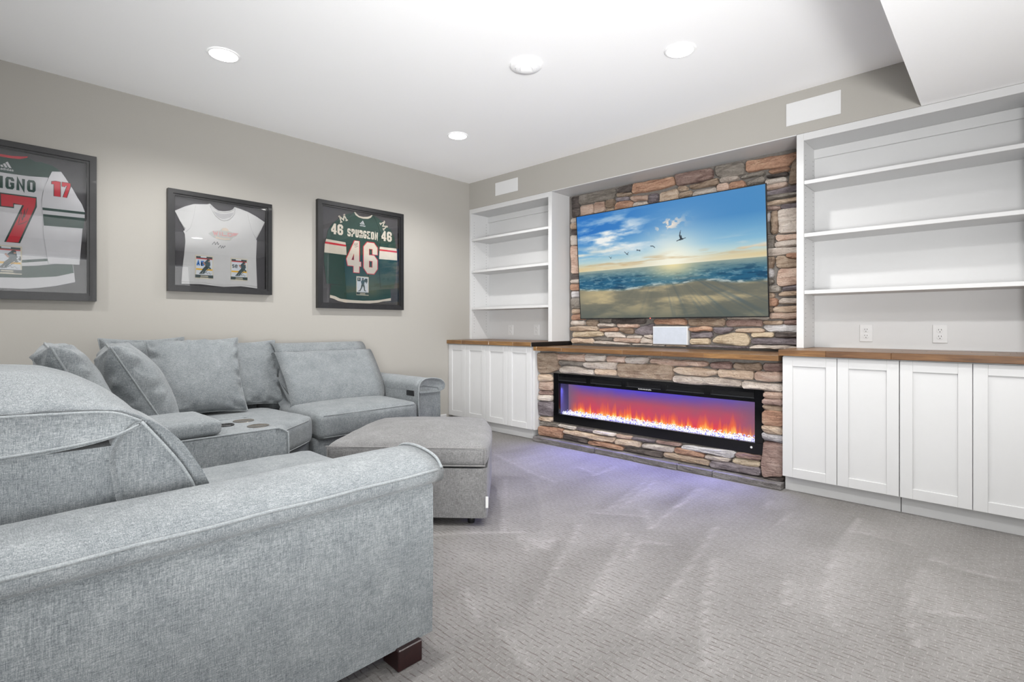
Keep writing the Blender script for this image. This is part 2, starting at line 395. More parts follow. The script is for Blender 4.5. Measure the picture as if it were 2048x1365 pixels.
M['led'] = glow('red_standby_led', (255, 120, 110), 1.2)
SC = {'t': [(150, 118, 90), (192, 160, 128), (208, 180, 150), (222, 200, 176)], 'k': [(150, 112, 90), (190, 150, 124), (206, 172, 148), (216, 190, 170)],
      'p': [(150, 132, 118), (198, 180, 164), (212, 198, 184), (228, 218, 208)], 'g': [(92, 84, 76), (130, 120, 108), (152, 142, 130), (178, 168, 156)],
      'd': [(52, 46, 44), (82, 72, 68), (104, 92, 86), (130, 118, 110)], 'o': [(120, 76, 48), (170, 116, 78), (190, 138, 98), (206, 168, 130)],
      'b': [(106, 84, 62), (146, 118, 92), (170, 144, 116), (190, 168, 142)], 'r': [(96, 66, 58), (138, 104, 92), (160, 128, 114), (182, 154, 140)],
      'v': [(78, 68, 70), (112, 100, 104), (138, 126, 130), (172, 162, 164)], 'w': [(150, 144, 144), (196, 190, 190), (212, 208, 208), (226, 222, 222)],
      'y': [(160, 132, 92), (204, 178, 138), (220, 196, 158), (230, 212, 182)]}
SM = {k: stone_mat('ledge_stone_'+n, SC[k]) for k, n in zip('tkpgdobrvwy', ['tan', 'pink_tan', 'pale', 'grey', 'dark', 'orange', 'brown', 'rust', 'violet', 'whitish', 'yellow'])}
# carpet: cut-and-loop rows along x, pile brushed lighter along vacuum strokes
def carpet():
    t = NT('grey_cut_loop_carpet'); v = t.obj_co(); pile = t.n('Attribute', attribute_name='pile').outputs['Fac']
    wob = t.noise(v, 6, 2); vv = t.n('VectorMath', {0: v, 1: t.n('CombineXYZ', {0: t.math('MULTIPLY', wob, .05), 1: t.math('MULTIPLY', t.noise(v, 9, 2), .03), 2: 0.}).outputs[0]}, operation='ADD').outputs[0]
    br = t.n('TexBrick', {'Vector': vv, 'Scale': 1., 'Mortar Size': .0015, 'Mortar Smooth': .55, 'Brick Width': .043, 'Row Height': .0205, 'Color1': (1, 1, 1, 1), 'Color2': (.8, .8, .8, 1), 'Mortar': (0, 0, 0, 1)}, offset=.5)
    gate = t.noise(t.scaled(v, (30, 55, 1)), 1, 3, .6); gl = t.ramp(gate, [(.45, (0, 0, 0, 1)), (.57, (1, 1, 1, 1))])
    fy = t.math('ABSOLUTE', t.math('SUBTRACT', t.math('FRACT', t.math('DIVIDE', t.n('SeparateXYZ', {0: vv}).outputs[1], .0205)), .5))
    row = t.ramp(fy, [(.385, (0, 0, 0, 1)), (.46, (1, 1, 1, 1))])
    fac = t.math('MULTIPLY', row, gl); lite = t.math('MULTIPLY', br.outputs['Fac'], t.math('SUBTRACT', 1., row))
    fuzz = t.noise(v, 260, 3, .7); f2 = t.noise(v, 60, 3, .6)
    p = t.math('ADD', t.math('ADD', pile, t.math('MULTIPLY', t.math('SUBTRACT', fuzz, .5), .75)), t.math('MULTIPLY', t.math('SUBTRACT', f2, .5), .35))
    c = t.ramp(p, [(0, lin((91, 88, 86))), (.5, lin((126, 124, 122))), (1, lin((159, 156, 155)))])
    c = t.mix(t.math('MULTIPLY', fac, .85), c, lin((96, 88, 84)))
    c = t.mix(t.math('MULTIPLY', t.math('MULTIPLY', lite, .30), t.noise(t.scaled(v, (40, 40, 1)), 1, 3, .7)), c, lin((196, 193, 190)))
    t.set(Base_Color=c, Roughness=1., Specular_IOR_Level=.05)
    t.bump(t.math('SUBTRACT', t.math('ADD', t.math('MULTIPLY', fuzz, .6), f2), t.math('MULTIPLY', fac, 1.2)), .5, .006); return t.mat
M['carpet'] = carpet()
def fbm(w, h, sx, sy, seed, oct=5, gain=.55):
    rng = np.random.RandomState(seed); out = np.zeros((h, w)); amp = 1; tot = 0
    for o in range(oct):
        gx, gy = int(sx*2**o)+2, int(sy*2**o)+2; g = rng.rand(gy, gx)
        X = np.linspace(0, gx-1.001, w); Y = np.linspace(0, gy-1.001, h)
        xi, yi = X.astype(int), Y.astype(int); xf, yf = X-xi, Y-yi; xf = xf*xf*(3-2*xf); yf = yf*yf*(3-2*yf)
        a = g[yi][:, xi]*(1-xf)+g[yi][:, xi+1]*xf; b = g[yi+1][:, xi]*(1-xf)+g[yi+1][:, xi+1]*xf
        out += amp*(a*(1-yf)[:, None]+b*yf[:, None]); tot += amp; amp *= gain
    return out/tot
def pic_grid(name, img, fn, mat, parent):
    """img h x w x 3 linear, row 0 = top; fn(u,v) -> xyz, v up"""
    h, w = img.shape[:2]; org = np.array(root_of(parent).location)
    U, V = np.meshgrid(np.linspace(0, 1, w), np.linspace(1, 0, h))
    P = np.array(fn(U, V)).transpose(1, 2, 0).reshape(-1, 3)-org
    idx = np.arange(w*h).reshape(h, w); q = np.stack([idx[:-1, :-1], idx[1:, :-1], idx[1:, 1:], idx[:-1, 1:]], -1).reshape(-1, 4)
    me = bpy.data.meshes.new(name); me.from_pydata(P.tolist(), [], q.tolist()); me.materials.append(mat)
    ca = me.color_attributes.new('picture', 'FLOAT_COLOR', 'POINT')
    ca.data.foreach_set('color', np.concatenate([img.reshape(-1, 3), np.ones((w*h, 1))], 1).astype(np.float32).ravel())
    o = bpy.data.objects.new(name, me); COL.objects.link(o); o.parent = parent; return o
def s2l(a): a = np.clip(a/255., 0, 1); return np.where(a <= .04045, a/12.92, ((a+.055)/1.055)**2.4)
# ------------------------------------------------------------------ the room
XR, YF, HC, HB = 6.2, -6.5, 2.683, 2.386
def floor():
    nx, ny = 250, 275; X = np.linspace(0, XR, nx); Y = np.linspace(YF, .30, ny); XX, YY = np.meshgrid(X, Y)
    pile = .44+.34*(fbm(nx, ny, 7, 8, 3, 4)-.5)+.40*(fbm(nx, ny, 26, 10, 5, 3)-.5)
    ST = [[(2.76,-1.68),(2.98,-2.15),(3.13,-2.47)],[(2.6,-1.99),(2.8,-2.14)],[(2.81,-2.55),(3.03,-2.67)],[(2.62,-.71),(2.75,-1.4)],[(2.67,-.67),(2.78,-1.3)],[(2.95,-.62),(3.02,-1.12),(3.06,-1.47)],[(2.7,-1.49),(2.96,-1.33)],[(1.9,-1.37),(2.54,-2.04)],[(2.3,-2.32),(2.44,-2.14),(2.62,-1.96)],[(3.83,-.54),(3.84,-1.12),(3.88,-1.52),(3.94,-1.75),(4.0,-1.84)],[(4.15,-1.05),(4.14,-1.28),(4.17,-1.6),(4.21,-1.77)],[(3.45,-1.59),(3.58,-1.99),(3.75,-2.38)],[(3.75,-1.58),(3.81,-1.79)],[(3.86,-.77),(4.08,-.76)],[(2.99,-.61),(3.01,-1.08)],[(2.27,-.54),(2.29,-.86)],[(2.08,-.76),(2.27,-.82)],[(1.35,-.92),(1.9,-1.11),(2.19,-1.18)],[(2.78,-2.05),(2.83,-2.03),(2.79,-1.94)],[(2.7,-2.01),(2.78,-2.05)],[(3.52,-.69),(3.54,-.94)],[(3.37,-.55),(3.4,-.73)],[(4.17,-.92),(4.34,-.95),(4.47,-.93)],[(2.9,-1.23),(3.06,-1.47)],[(3.1,-1.66),(3.23,-1.59)],[(3.1,-1.66),(3.17,-1.87)],[(3.14,-2.66),(3.35,-2.74)],[(4.2,-1.49),(4.36,-1.39)],[(3.3,-1.2),(3.36,-1.5),(3.5,-2.3)],[(3.0,-1.6),(3.3,-2.4)]]
    for l in ST:
        for (ax, ay), (bx, by) in zip(l, l[1:]):
            dx, dy = bx-ax, by-ay; L2 = dx*dx+dy*dy; t = np.clip(((XX-ax)*dx+(YY-ay)*dy)/L2, 0, 1)
            d = np.hypot(XX-ax-t*dx, YY-ay-t*dy); pile = np.maximum(pile, pile*.68+.31*np.exp(-(d/.022)**2))
            side = ((XX-ax)*-dy+(YY-ay)*dx)/math.sqrt(L2); m = (t > 0) & (t < 1)
            pile = pile+np.where(m, .06*np.exp(-(np.abs(side)/.16))*np.sign(side), 0)
    idx = np.arange(nx*ny).reshape(ny, nx); q = np.stack([idx[:-1, :-1], idx[:-1, 1:], idx[1:, 1:], idx[1:, :-1]], -1).reshape(-1, 4)
    me = bpy.data.meshes.new('floor'); me.from_pydata(np.stack([XX.ravel(), YY.ravel(), 0*XX.ravel()], 1).tolist(), [], q.tolist()); me.materials.append(M['carpet'])
    a = me.attributes.new('pile', 'FLOAT', 'POINT'); a.data.foreach_set('value', np.clip(pile, 0, 1).astype(np.float32).ravel())
    o = bpy.data.objects.new('floor', me); COL.objects.link(o); o['kind'] = 'structure'
floor()
struct('ceiling', MB().box(-.1, XR+.1, YF-.1, .42, HC, HC+.1), M['ceiling'])
struct('wall_left', MB().box(-.1, 0, YF-.1, .42, -.02, HC), M['wall'])
struct('wall_back', MB().box(0, XR, 0, .42, HB, HC).box(0, XR, .30, .42, -.02, HB), M['wall'])
struct('trim_1', MB().box(1.206, 3.373, .0, .299, HB-.006, HB+.0), M['white'])
struct('ceiling_drop', MB().box(4.054, XR, YF, .0, HB, HC), M['ceiling'])
struct('wall_front', MB().box(-.1, 1.2, YF-.1, YF, -.02, HC).box(5.4, XR+.1, YF-.1, YF, -.02, HC).box(1.2, 5.4, YF-.1, YF, -.02, .2).box(1.2, 5.4, YF-.1, YF, 2.2, HC), M['wall'])
struct('wall_right', MB().box(XR, XR+.1, YF, -5.5, -.02, HC).box(XR, XR+.1, -1.1, .42, -.02, HC).box(XR, XR+.1, -5.5, -1.1, -.02, .2).box(XR, XR+.1, -5.5, -1.1, 2.2, HC), M['wall'])
def window(name, a0, a1, fn):
    r = bpy.data.objects.new(name, None); COL.objects.link(r); r.location = fn((a0+a1)/2, 0, .2); r['kind'] = 'structure'
    f = MB()
    def bar(p0, p1, z0, z1, d0=-.03, d1=.03):
        c = [fn(p, d, z) for p in (p0, p1) for d in (d0, d1) for z in (z0, z1)]; xs, ys, zs = zip(*c); f.box(min(xs), max(xs), min(ys), max(ys), min(zs), max(zs))
    bar(a0, a1, .2, .26); bar(a0, a1, 2.14, 2.2); bar(a0, a0+.06, .26, 2.14); bar(a1-.06, a1, .26, 2.14)
    for k in (1, 2): p = a0+(a1-a0)*k/3; bar(p-.035, p+.035, .26, 2.14)
    obj('window_frame', f, M['white'], r)
    for k in range(3):
        f = MB(); bar(a0+(a1-a0)*k/3+.036, a0+(a1-a0)*(k+1)/3-.036, .261, 2.139, -.004, .004); obj('pane', f, M['winglass'], r)
window('window_1', 1.2, 5.4, lambda p, d, z: (p, YF-.05+d, z))  # unseen window added to soften the room light
window('window_2', -5.5, -1.1, lambda p, d, z: (XR+.05+d, p, z))
def baseboard(name, x0, x1, y0, y1): struct(name, MB().box(x0, x1, y0, y1, 0, .11, .004), M['white'])
baseboard('baseboard_left', .001, .016, YF, -.34)

# ------------------------------------------------------------------ ceiling fixtures
def downlight(x, y, z, label, power=1.0):
    r = thing('downlight', (x, y, z), label, 'ceiling light', 'recessed downlights')
    obj('trim_ring', MB().lathe([(.074, -.001), (.076, -.008), (.086, -.006), (.09, -.001)], (x, y, z), 40), M['ceilplate'], r, smooth=True, sharp=40)
    obj('lens', MB().lathe([(.0735, -.0015), (.0735, -.007), (.04, -.010), (.004, -.011)], (x, y, z), 32), M['lens'], r, smooth=True, sharp=50)
    l = bpy.data.lights.new('downlight_lamp', 'SPOT'); l.energy = SPOT_W*power; l.spot_size = math.radians(150); l.spot_blend = .55; l.shadow_soft_size = .055; l.color = (1, .99, .975)
    o = bpy.data.objects.new('downlight_lamp', l); COL.objects.link(o); o.parent = r; o.location = (0, 0, -.02)
downlight(1.05, -2.89, HC, 'lit recessed downlight above the framed white tee, near the left wall')
downlight(1.05, -1.07, HC, 'lit recessed downlight closest to the corner above the green framed jersey')
downlight(3.04, -1.07, HC, 'lit recessed downlight in front of the television, right of the smoke detector')
downlight(3.04, -2.89, HC, 'lit recessed downlight over the near sofa arm')
downlight(1.05, -4.9, HC, 'added unseen downlight behind the sofa by the left wall')  # unseen fixture added to supply room light
downlight(3.04, -4.9, HC, 'added unseen downlight behind the camera position, mid room')  # extra lamp added out of view for the lighting
downlight(4.42, -1.55, HB, 'lit recessed downlight in the dropped ceiling in front of the right bookcase')
downlight(5.2, -5.0, HB, 'added unseen downlight in the dropped ceiling beside the right window')  # added out of view for more light in the room
r = thing('smoke_detector', (2.27, -1.56, HC), 'round white smoke detector between the downlights on the ceiling', 'smoke detector')
obj('base_plate', MB().lathe([(.097, -.0), (.097, -.012), (.09, -.018), (.068, -.019)], (2.27, -1.56, HC), 40), M['ceilplate'], r, smooth=True, sharp=40)
obj('sensor_head', MB().lathe([(.066, -.019), (.064, -.028), (.052, -.032), (.044, -.033), (.042, -.026), (.037, -.026), (.036, -.040), (.03, -.043), (.004, -.044)], (2.27, -1.56, HC), 36), M['ceilplate'], r, smooth=True, sharp=35)
def speaker(x0, x1, z0, z1, label):
    r = thing('wall_speaker', ((x0+x1)/2, 0, z0), label, 'speaker', 'flush white speakers above the bookcases')
    obj('bezel', MB().box(x0, x1, -.006, 0, z0, z1, .002), M['plate'], r)
    obj('grille', MB().box(x0+.008, x1-.008, -.0075, -.006, z0+.008, z1-.008), M['plate'], r)
speaker(.424, .755, 2.468, 2.607, 'small white flush speaker above the left bookcase near the corner')
speaker(3.309, 3.639, 2.457, 2.614, 'long white flush speaker above the right bookcase beside the dropped ceiling')

# ------------------------------------------------------------------ base cabinets, worktops, bookcases
YD = -.306
def base_cabinet(x0, x1, edges, label, end=None):
    r = thing('base_cabinet', ((x0+x1)/2, 0, 0), label, 'cabinet', 'white shaker base cabinets')
    obj('carcass', MB().box(x0, x1, YD+.022, .29, .095, .872), M['white'], r)
    obj('toe_kick', MB().box(x0+.003, x1-(.0 if end != 'r' else .05), -.25, .27, 0, .095), M['white'], r)
    for a, b in zip(edges, edges[1:]):
        a += .0015; b -= .0015; z0, z1 = .098, .868; w = .058
        d = MB().box(a, a+w, YD, YD+.02, z0, z1, .0015).box(b-w, b, YD, YD+.02, z0, z1, .0015).box(a+w, b-w, YD, YD+.02, z0, z0+w, .0015).box(a+w, b-w, YD, YD+.02, z1-w, z1, .0015)
        do = obj('door', d, M['white'], r)
        obj('door_panel', MB().box(a+w-.002, b-w+.002, YD+.009, YD+.018, z0+w-.002, z1-w+.002), M['white'], do)
base_cabinet(.002, .592, (.004, .285, .592), 'white shaker base cabinet in the corner, left of the fireplace')
base_cabinet(.593, 1.236, (.593, .900, 1.207), 'white shaker base cabinet touching the left side of the stone fireplace', 'r')
base_cabinet(3.372, 3.984, (3.372, 3.678, 3.984), 'white shaker base cabinet touching the right side of the stone fireplace')
base_cabinet(3.985, 4.61, (3.985, 4.296, 4.608), 'white shaker base cabinet at the right edge, under the two outlets')
def planks(parent, x0, x1, y0, y1, z0, z1, rows, lo=.28, hi=.62, seed=1):
    rng = random.Random(seed); ys = [y0+(y1-y0)*i/rows for i in range(rows+1)]
    for i in range(rows):
        x = x0-rng.random()*.3
        while x < x1:
            e = x+rng.uniform(lo, hi)
            if x1-e < .1: e = x1
            a, b = max(x, x0), min(e, x1)
            if b-a > .01: obj('plank', MB().box(a, b-.0006, ys[i], ys[i+1]-.0004, z0, z1, .0018), M['wood'], parent)
            x = e
r = thing('worktop', (.62, 0, .876), 'stained wood worktop with a black end over the left base cabinets', 'worktop')
planks(r, .002, 1.228, -.3314, .283, .8755, .914, 7, seed=4)
obj('end_cap', MB().box(1.2285, 1.2385, -.3314, .283, .8755, .9142), M['black'], r)
r = thing('worktop', (3.98, 0, .876), 'stained wood worktop over the right base cabinets', 'worktop')
planks(r, 3.355, 4.62, -.3314, .283, .8755, .914, 7, seed=9)
r = thing('mantel_shelf', (2.3, 0, .838), 'stained wood mantel shelf over the electric fireplace', 'shelf')
planks(r, 1.246, 3.353, -.322, .243, .8385, .874, 6, seed=22)
def bookcase(x0, x1, shelves, label, right_open=False):
    r = thing('bookcase', ((x0+x1)/2, .15, .914), label, 'bookcase')
    z0, z1, t = .9145, HB-.001, .045
    obj('side_panel', MB().box(x0, x0+(.03 if x0 < 1 else t), 0, .293, z0, z1, .0015), M['white'], r)
    obj('side_panel', MB().box(x1-t, x1, 0, .293, z0, z1, .0015), M['white'], r)
    a, b = x0+(.03 if x0 < 1 else t), x1-t
    obj('top_panel', MB().box(a, b, 0, .293, z1-.05, z1, .0015), M['white'], r)
    obj('back_panel', MB().box(a, b, .281, .293, z0, z1-.05), M['white'], r)
    obj('cleat', MB().box(a, b, .262, .281, z1-.115, z1-.051), M['white'], r)
    for z in shelves: obj('shelf', MB().box(a+.001, b-.001, .004, .280, z-.013, z+.013, .002), M['white'], r)
    h = MB()
    for xs, sg in ((a, 1), (b, -1)):
        for yy in (.045, .235):
            z = z0+.08
            while z < z1-.12:
                h.box(xs-.0005, xs+.0008, yy-.003, yy+.003, z-.003, z+.003) if sg > 0 else h.box(xs-.0008, xs+.0005, yy-.003, yy+.003, z-.003, z+.003)
                z += .032
    tag(obj('pin_holes', h, M['groove'], r), kind='stuff')
bookcase(.002, 1.2038, (1.262, 1.678, 2.036), 'narrow white bookcase in the corner, left of the television')
bookcase(3.3742, 4.612, (1.297, 1.687, 2.048), 'wide white bookcase right of the television, running out of view')
def outlet(x, z, label, dark=True):
    y = .2805; r = thing('outlet', (x, y, z-.058), label, 'outlet', 'white duplex outlets inside the bookcases')
    obj('plate', MB().box(x-.037, x+.037, y-.006, y, z-.058, z+.058, .002), M['plate'], r)
    for s in (-1, 1):
        so = obj('socket', MB().lathe([(.0165, -.006), (.0165, -.009), (.015, -.0095), (.002, -.0095)], (x, y, z+s*.0205), 20, 'y'), M['plate'], r)
        h = MB()
        for k in (-1, 1): h.box(x+k*.0065-.0012, x+k*.0065+.0012, y-.0102, y-.0096, z+s*.0205+.001, z+s*.0205+.010)
        h.lathe([(.0028, -.0096), (.0028, -.0103), (.001, -.0103)], (x, y, z+s*.0205-.008), 10, 'y')
        obj('slot', h, M['hole'] if dark else M['groove'], so)
outlet(.386, 1.02, 'white duplex outlet left of the pair in the left bookcase', False)
outlet(.769, 1.022, 'white duplex outlet right of the pair in the left bookcase, nearer the television', False)
outlet(3.731, 1.018, 'white duplex outlet nearer the fireplace in the right bookcase')
outlet(4.121, 1.017, 'white duplex outlet nearer the photo right edge in the right bookcase')

# ------------------------------------------------------------------ stone fireplace
LOW='''b 1244 812 1464 820 1484 676 1399 643 1265 622 1244 663
k 1464 808 1765 819 1765 759 1468 761
p 1768 819 1971 815 1968 771 1776 762
g 1492 749 1757 752 1754 722 1500 715
p 1768 747 2090 760 2080 705 1787 709 1757 728
k 1989 810 2169 812 2166 769 1989 766
p 2175 809 2391 818 2348 767 2175 767
k 2391 807 2828 808 2859 792 2836 773 2560 764 2382 774
p 1480 682 1552 708 1683 709 1779 687 1863 689 1866 651 1488 645
t 1877 699 2087 696 2090 659 1884 655
b 2097 754 2342 761 2580 762 2580 653 2107 649
t 2580 733 2625 756 2776 759 2915 747 2920 723 2828 699 2630 707
p 2588 686 2930 691 3089 680 3087 647 2776 637 2588 643
r 2872 797 3018 812 3023 766 2880 763
b 3040 806 3213 814 3222 765 3042 764
r 3233 813 3360 821 3360 768 3235 766
t 2922 755 3172 755 3170 703 2930 701
k 3182 754 3360 759 3360 704 3257 695 3182 701
p 3094 683 3360 682 3360 634 3094 637
k 3235 619 3360 627 3360 583 3240 582
r 3231 574 3360 579 3360 542 3231 541
t 3231 532 3360 537 3360 503 3257 497 3226 517
o 3233 492 3360 499 3360 405 3231 403
t 3229 395 3360 400 3360 350 3257 348 3226 372
w 3226 348 3257 341 3360 345 3360 293 3231 302
r 3237 287 3360 291 3360 79 3237 52 3224 134
d 3237 47 3360 68 3360 45 3237 45
t 1240 610 1383 619 1403 563 1240 551
k 1240 542 1408 551 1408 478 1244 470
r 1240 457 1408 468 1408 436 1244 425
p 1240 414 1403 426 1395 378 1240 375
v 1240 356 1412 367 1403 239 1240 232
t 1240 212 1403 226 1403 188 1244 180
g 1248 168 1316 184 1472 174 1472 146 1257 137
o 1244 125 1532 138 1524 53 1248 45
p 1479 174 1667 172 1664 150 1483 153
v 1672 170 1852 173 1847 151 1676 150
p 1856 171 2078 172 2072 154 1859 150
k 2083 170 2229 171 2229 150 2085 150
v 2234 169 2433 175 2428 156 2237 151
t 1543 131 1728 137 1899 133 2069 136 2062 100 1933 92 1797 100 1546 108
d 1532 90 1656 100 1794 78 1794 46 1535 45
o 1806 70 1919 85 2150 69 2150 45 1998 45 1818 45
t 2075 128 2277 145 2317 124 2307 98 2070 90
d 2156 63 2330 81 2494 93 2497 45 2307 45 2156 45
p 2330 132 2441 138 2593 143 2593 108 2441 99 2321 102
r 2441 172 2647 176 2642 163 2447 153
o 2599 142 2739 147 2826 127 2829 108 2739 104 2598 107
w 2652 160 2678 169 2858 178 3048 186 3045 151 3000 135 2809 143 2657 144
t 2502 84 2540 95 2739 95 2864 86 2864 53 2657 45 2508 58
p 2836 129 3007 129 3013 121 2990 104 2834 100
r 3053 180 3223 186 3220 159 3055 153
y 3019 115 3051 145 3215 149 3215 111 3068 101
v 2873 87 3000 100 3219 103 3219 56 3045 47 2873 50'''
UP='''p 1248 1116 1416 1115 1416 1079 1248 1076
b 1434 1120 1489 1130 1561 1114 1558 1068 1434 1076
t 1241 1051 1356 1062 1561 1059 1561 1022 1413 1018 1244 1022
y 1273 1003 1558 1014 1623 1000 1623 975 1270 955
t 1252 938 1503 942 1513 895 1255 895
g 1574 1142 1713 1141 1710 1099 1578 1098
d 1726 1135 2072 1132 2066 1091 1729 1092
p 1571 1090 1751 1087 1748 1064 1574 1061
k 1771 1084 2001 1081 2001 1054 1793 1053
o 1574 1037 1786 1051 1788 1018 1591 1014
b 1802 1046 1952 1043 1946 995 1874 997 1805 1021
v 1967 1021 1991 1046 2130 1087 2152 1084 2137 986 2055 988 1973 1000
p 2052 977 2139 988 2139 953
p 1634 1003 1767 1004 1818 997 1867 961 1664 958
p 1885 976 2038 975 2030 956 1881 954
g 1513 954 1721 957 1728 929 1517 928
k 1737 952 2030 951 2000 913 1740 921
p 2041 967 2118 948 2146 943 2143 909 2012 913
p 1517 914 1664 920 1824 910 1922 895 1867 895 1631 895 1524 898
p 1947 902 2140 901 2137 895 1929 895
p 2153 896 2269 895 2247 895 2153 895
t 2276 895 2457 899 2457 895 2276 895
o 2159 1115 2176 1125 2447 1126 2460 1077 2170 1083
b 2465 1125 2780 1125 2778 1067 2478 1070
r 2789 1112 3063 1112 3066 1065 2791 1065
p 2793 1144 3115 1140 3111 1116 2798 1120
t 3073 1106 3209 1105 3207 1080 3075 1081
r 3217 1107 3362 1106 3362 1078 3221 1078
k 3119 1162 3362 1161 3362 1120 3119 1124
o 2482 1048 2620 1063 2678 1051 2676 1026 2490 1025
v 2497 1013 2678 1017 2680 971 2502 969
y 2492 954 2656 962 2660 918 2497 914
v 2686 1051 2847 1051 2839 1031 2755 1003 2714 1003
t 2876 1041 3064 1047 3085 1020 2858 1021
y 2681 949 2727 987 2848 1012 2943 1008 2975 955 2960 914 2885 912 2689 933
w 3073 1063 3098 1072 3362 1072 3362 1026 3119 1023 3077 1051
y 2985 1013 3147 1015 3147 983 2988 979
d 3161 1015 3362 1020 3362 983 3161 983
v 2985 950 3009 966 3362 977 3362 927 3069 928 2996 931
p 2977 898 3026 919 3234 920 3349 904 3349 895 2978 895
v 2470 895 2510 901 2689 903 2955 903 2964 895 2689 895 2484 895
r 2364 2363 2679 2355 2683 2281 2508 2270 2378 2268
g 2710 2358 2934 2347 2936 2270 2921 2258 2749 2271 2715 2289
o 2947 2356 3362 2345 3262 2275 3253 2259 2949 2272
t 2384 2260 2464 2250 2467 2218 2386 2222
b 2480 2252 2699 2271 2725 2266 2723 2214 2513 2220 2487 2232
p 2742 2263 2892 2253 2882 2228 2745 2225
g 2903 2227 2935 2249 3083 2250 3081 2224
o 3106 2252 3253 2251 3258 2222 3127 2222
d 3106 2210 3245 2210 3249 2188 3106 2196
b 2390 2206 2507 2206 2502 2173 2390 2161
p 2525 2193 2713 2197 2718 2150 2509 2151
k 2725 2212 2811 2210 2816 2157 2725 2151
o 2820 2209 2929 2209 2943 2158 2822 2156
g 2954 2193 3079 2215 3083 2169 2954 2163
p 3092 2179 3229 2177 3245 2147 3092 2144
k 3090 2133 3241 2138 3241 2113 3090 2103
b 3280 2283 3362 2331 3362 2112 3251 2118 3263 2207
v 3090 2091 3242 2102 3362 2097 3362 2056 3213 2050 3090 2063
g 3090 2054 3362 2047 3362 2033 3162 2026 3090 2021
t 3090 2005 3362 2025 3362 1984 3183 1988 3090 1984
r 3090 1979 3196 1964 3187 1944 3090 1954
d 1256 2357 1337 2358 1337 2171 1249 2156
g 1343 2357 1758 2360 1746 2269 1347 2275
d 1773 2357 1937 2368 1937 2298 1767 2324
o 1954 2365 2342 2355 2358 2290 2217 2273 1945 2279
k 1350 2257 1505 2253 1505 2162 1360 2158
k 1517 2268 1634 2259 1634 2164 1517 2160
b 1649 2262 1746 2262 1746 2215 1716 2189 1652 2200
v 1767 2269 1902 2259 1902 2227 1767 2234
b 1773 2310 1937 2291 1931 2269 1779 2274
o 1749 2162 1761 2212 1796 2227 1937 2214 1943 2153 1753 2151
k 1922 2253 2102 2237 2102 2194 1996 2212 1963 2202 1922 2228
p 1951 2166 1974 2188 2102 2177 2102 2148 1963 2145
v 2110 2236 2200 2235 2189 2173 2110 2152
t 2213 2238 2378 2247 2378 2147 2213 2145
t 1649 2187 1740 2178 1735 2151 1652 2156
p 1245 2146 1414 2137 1414 2089 1245 2103
t 1245 2098 1414 2081 1414 2027 1245 2042
d 1245 2036 1414 2020 1414 1967 1245 1980
p 1245 1976 1414 1963 1414 1865 1245 1878
k 1245 1868 1414 1855 1414 1588 1245 1595
d 1245 1585 1414 1578 1414 1533 1245 1536
p 1245 1528 1414 1526 1414 1490 1245 1497
o 1245 1485 1414 1483 1414 1421 1245 1426
w 1245 1414 1414 1411 1414 1349 1245 1351
g 1245 1341 1414 1340 1414 1244 1245 1248
t 1245 1238 1414 1238 1414 1190 1245 1190
o 1245 1175 1414 1182 1414 1130 1245 1128
g 3097 1761 3151 1754 3148 1655 3097 1657
k 3156 1753 3362 1736 3362 1706 3168 1706
p 3161 1695 3362 1696 3362 1655 3158 1660
p 3097 1655 3178 1652 3362 1643 3362 1599 3173 1598 3097 1602
b 3097 1591 3155 1590 3139 1504 3097 1504
o 3234 1594 3250 1605 3362 1599 3362 1561 3250 1571
b 3164 1589 3228 1589 3247 1566 3362 1556 3362 1499 3168 1507
w 3097 1501 3143 1498 3145 1441 3097 1438
k 3174 1438 3187 1493 3362 1492 3362 1377 3202 1365 3174 1376
g 3097 1422 3145 1419 3147 1388 3097 1380
g 3097 1372 3191 1368 3194 1323 3097 1324
v 3210 1353 3226 1361 3362 1367 3362 1328 3211 1330
t 3174 1302 3216 1323 3362 1324 3362 1303 3202 1292
t 3097 1316 3152 1314 3150 1281 3097 1279
o 3097 1275 3174 1272 3174 1220 3097 1219
p 3186 1255 3202 1271 3362 1268 3362 1232 3187 1235
b 3097 1208 3143 1208 3143 1173 3097 1173
t 3149 1208 3362 1209 3362 1173 3149 1173
v 3203 1963 3216 1973 3362 1968 3362 1937 3250 1933 3203 1946
p 3181 1930 3202 1936 3362 1928 3362 1761 3184 1765
b 3129 1931 3177 1935 3173 1765 3129 1765
w 3099 1921 3124 1927 3121 1866 3099 1863'''

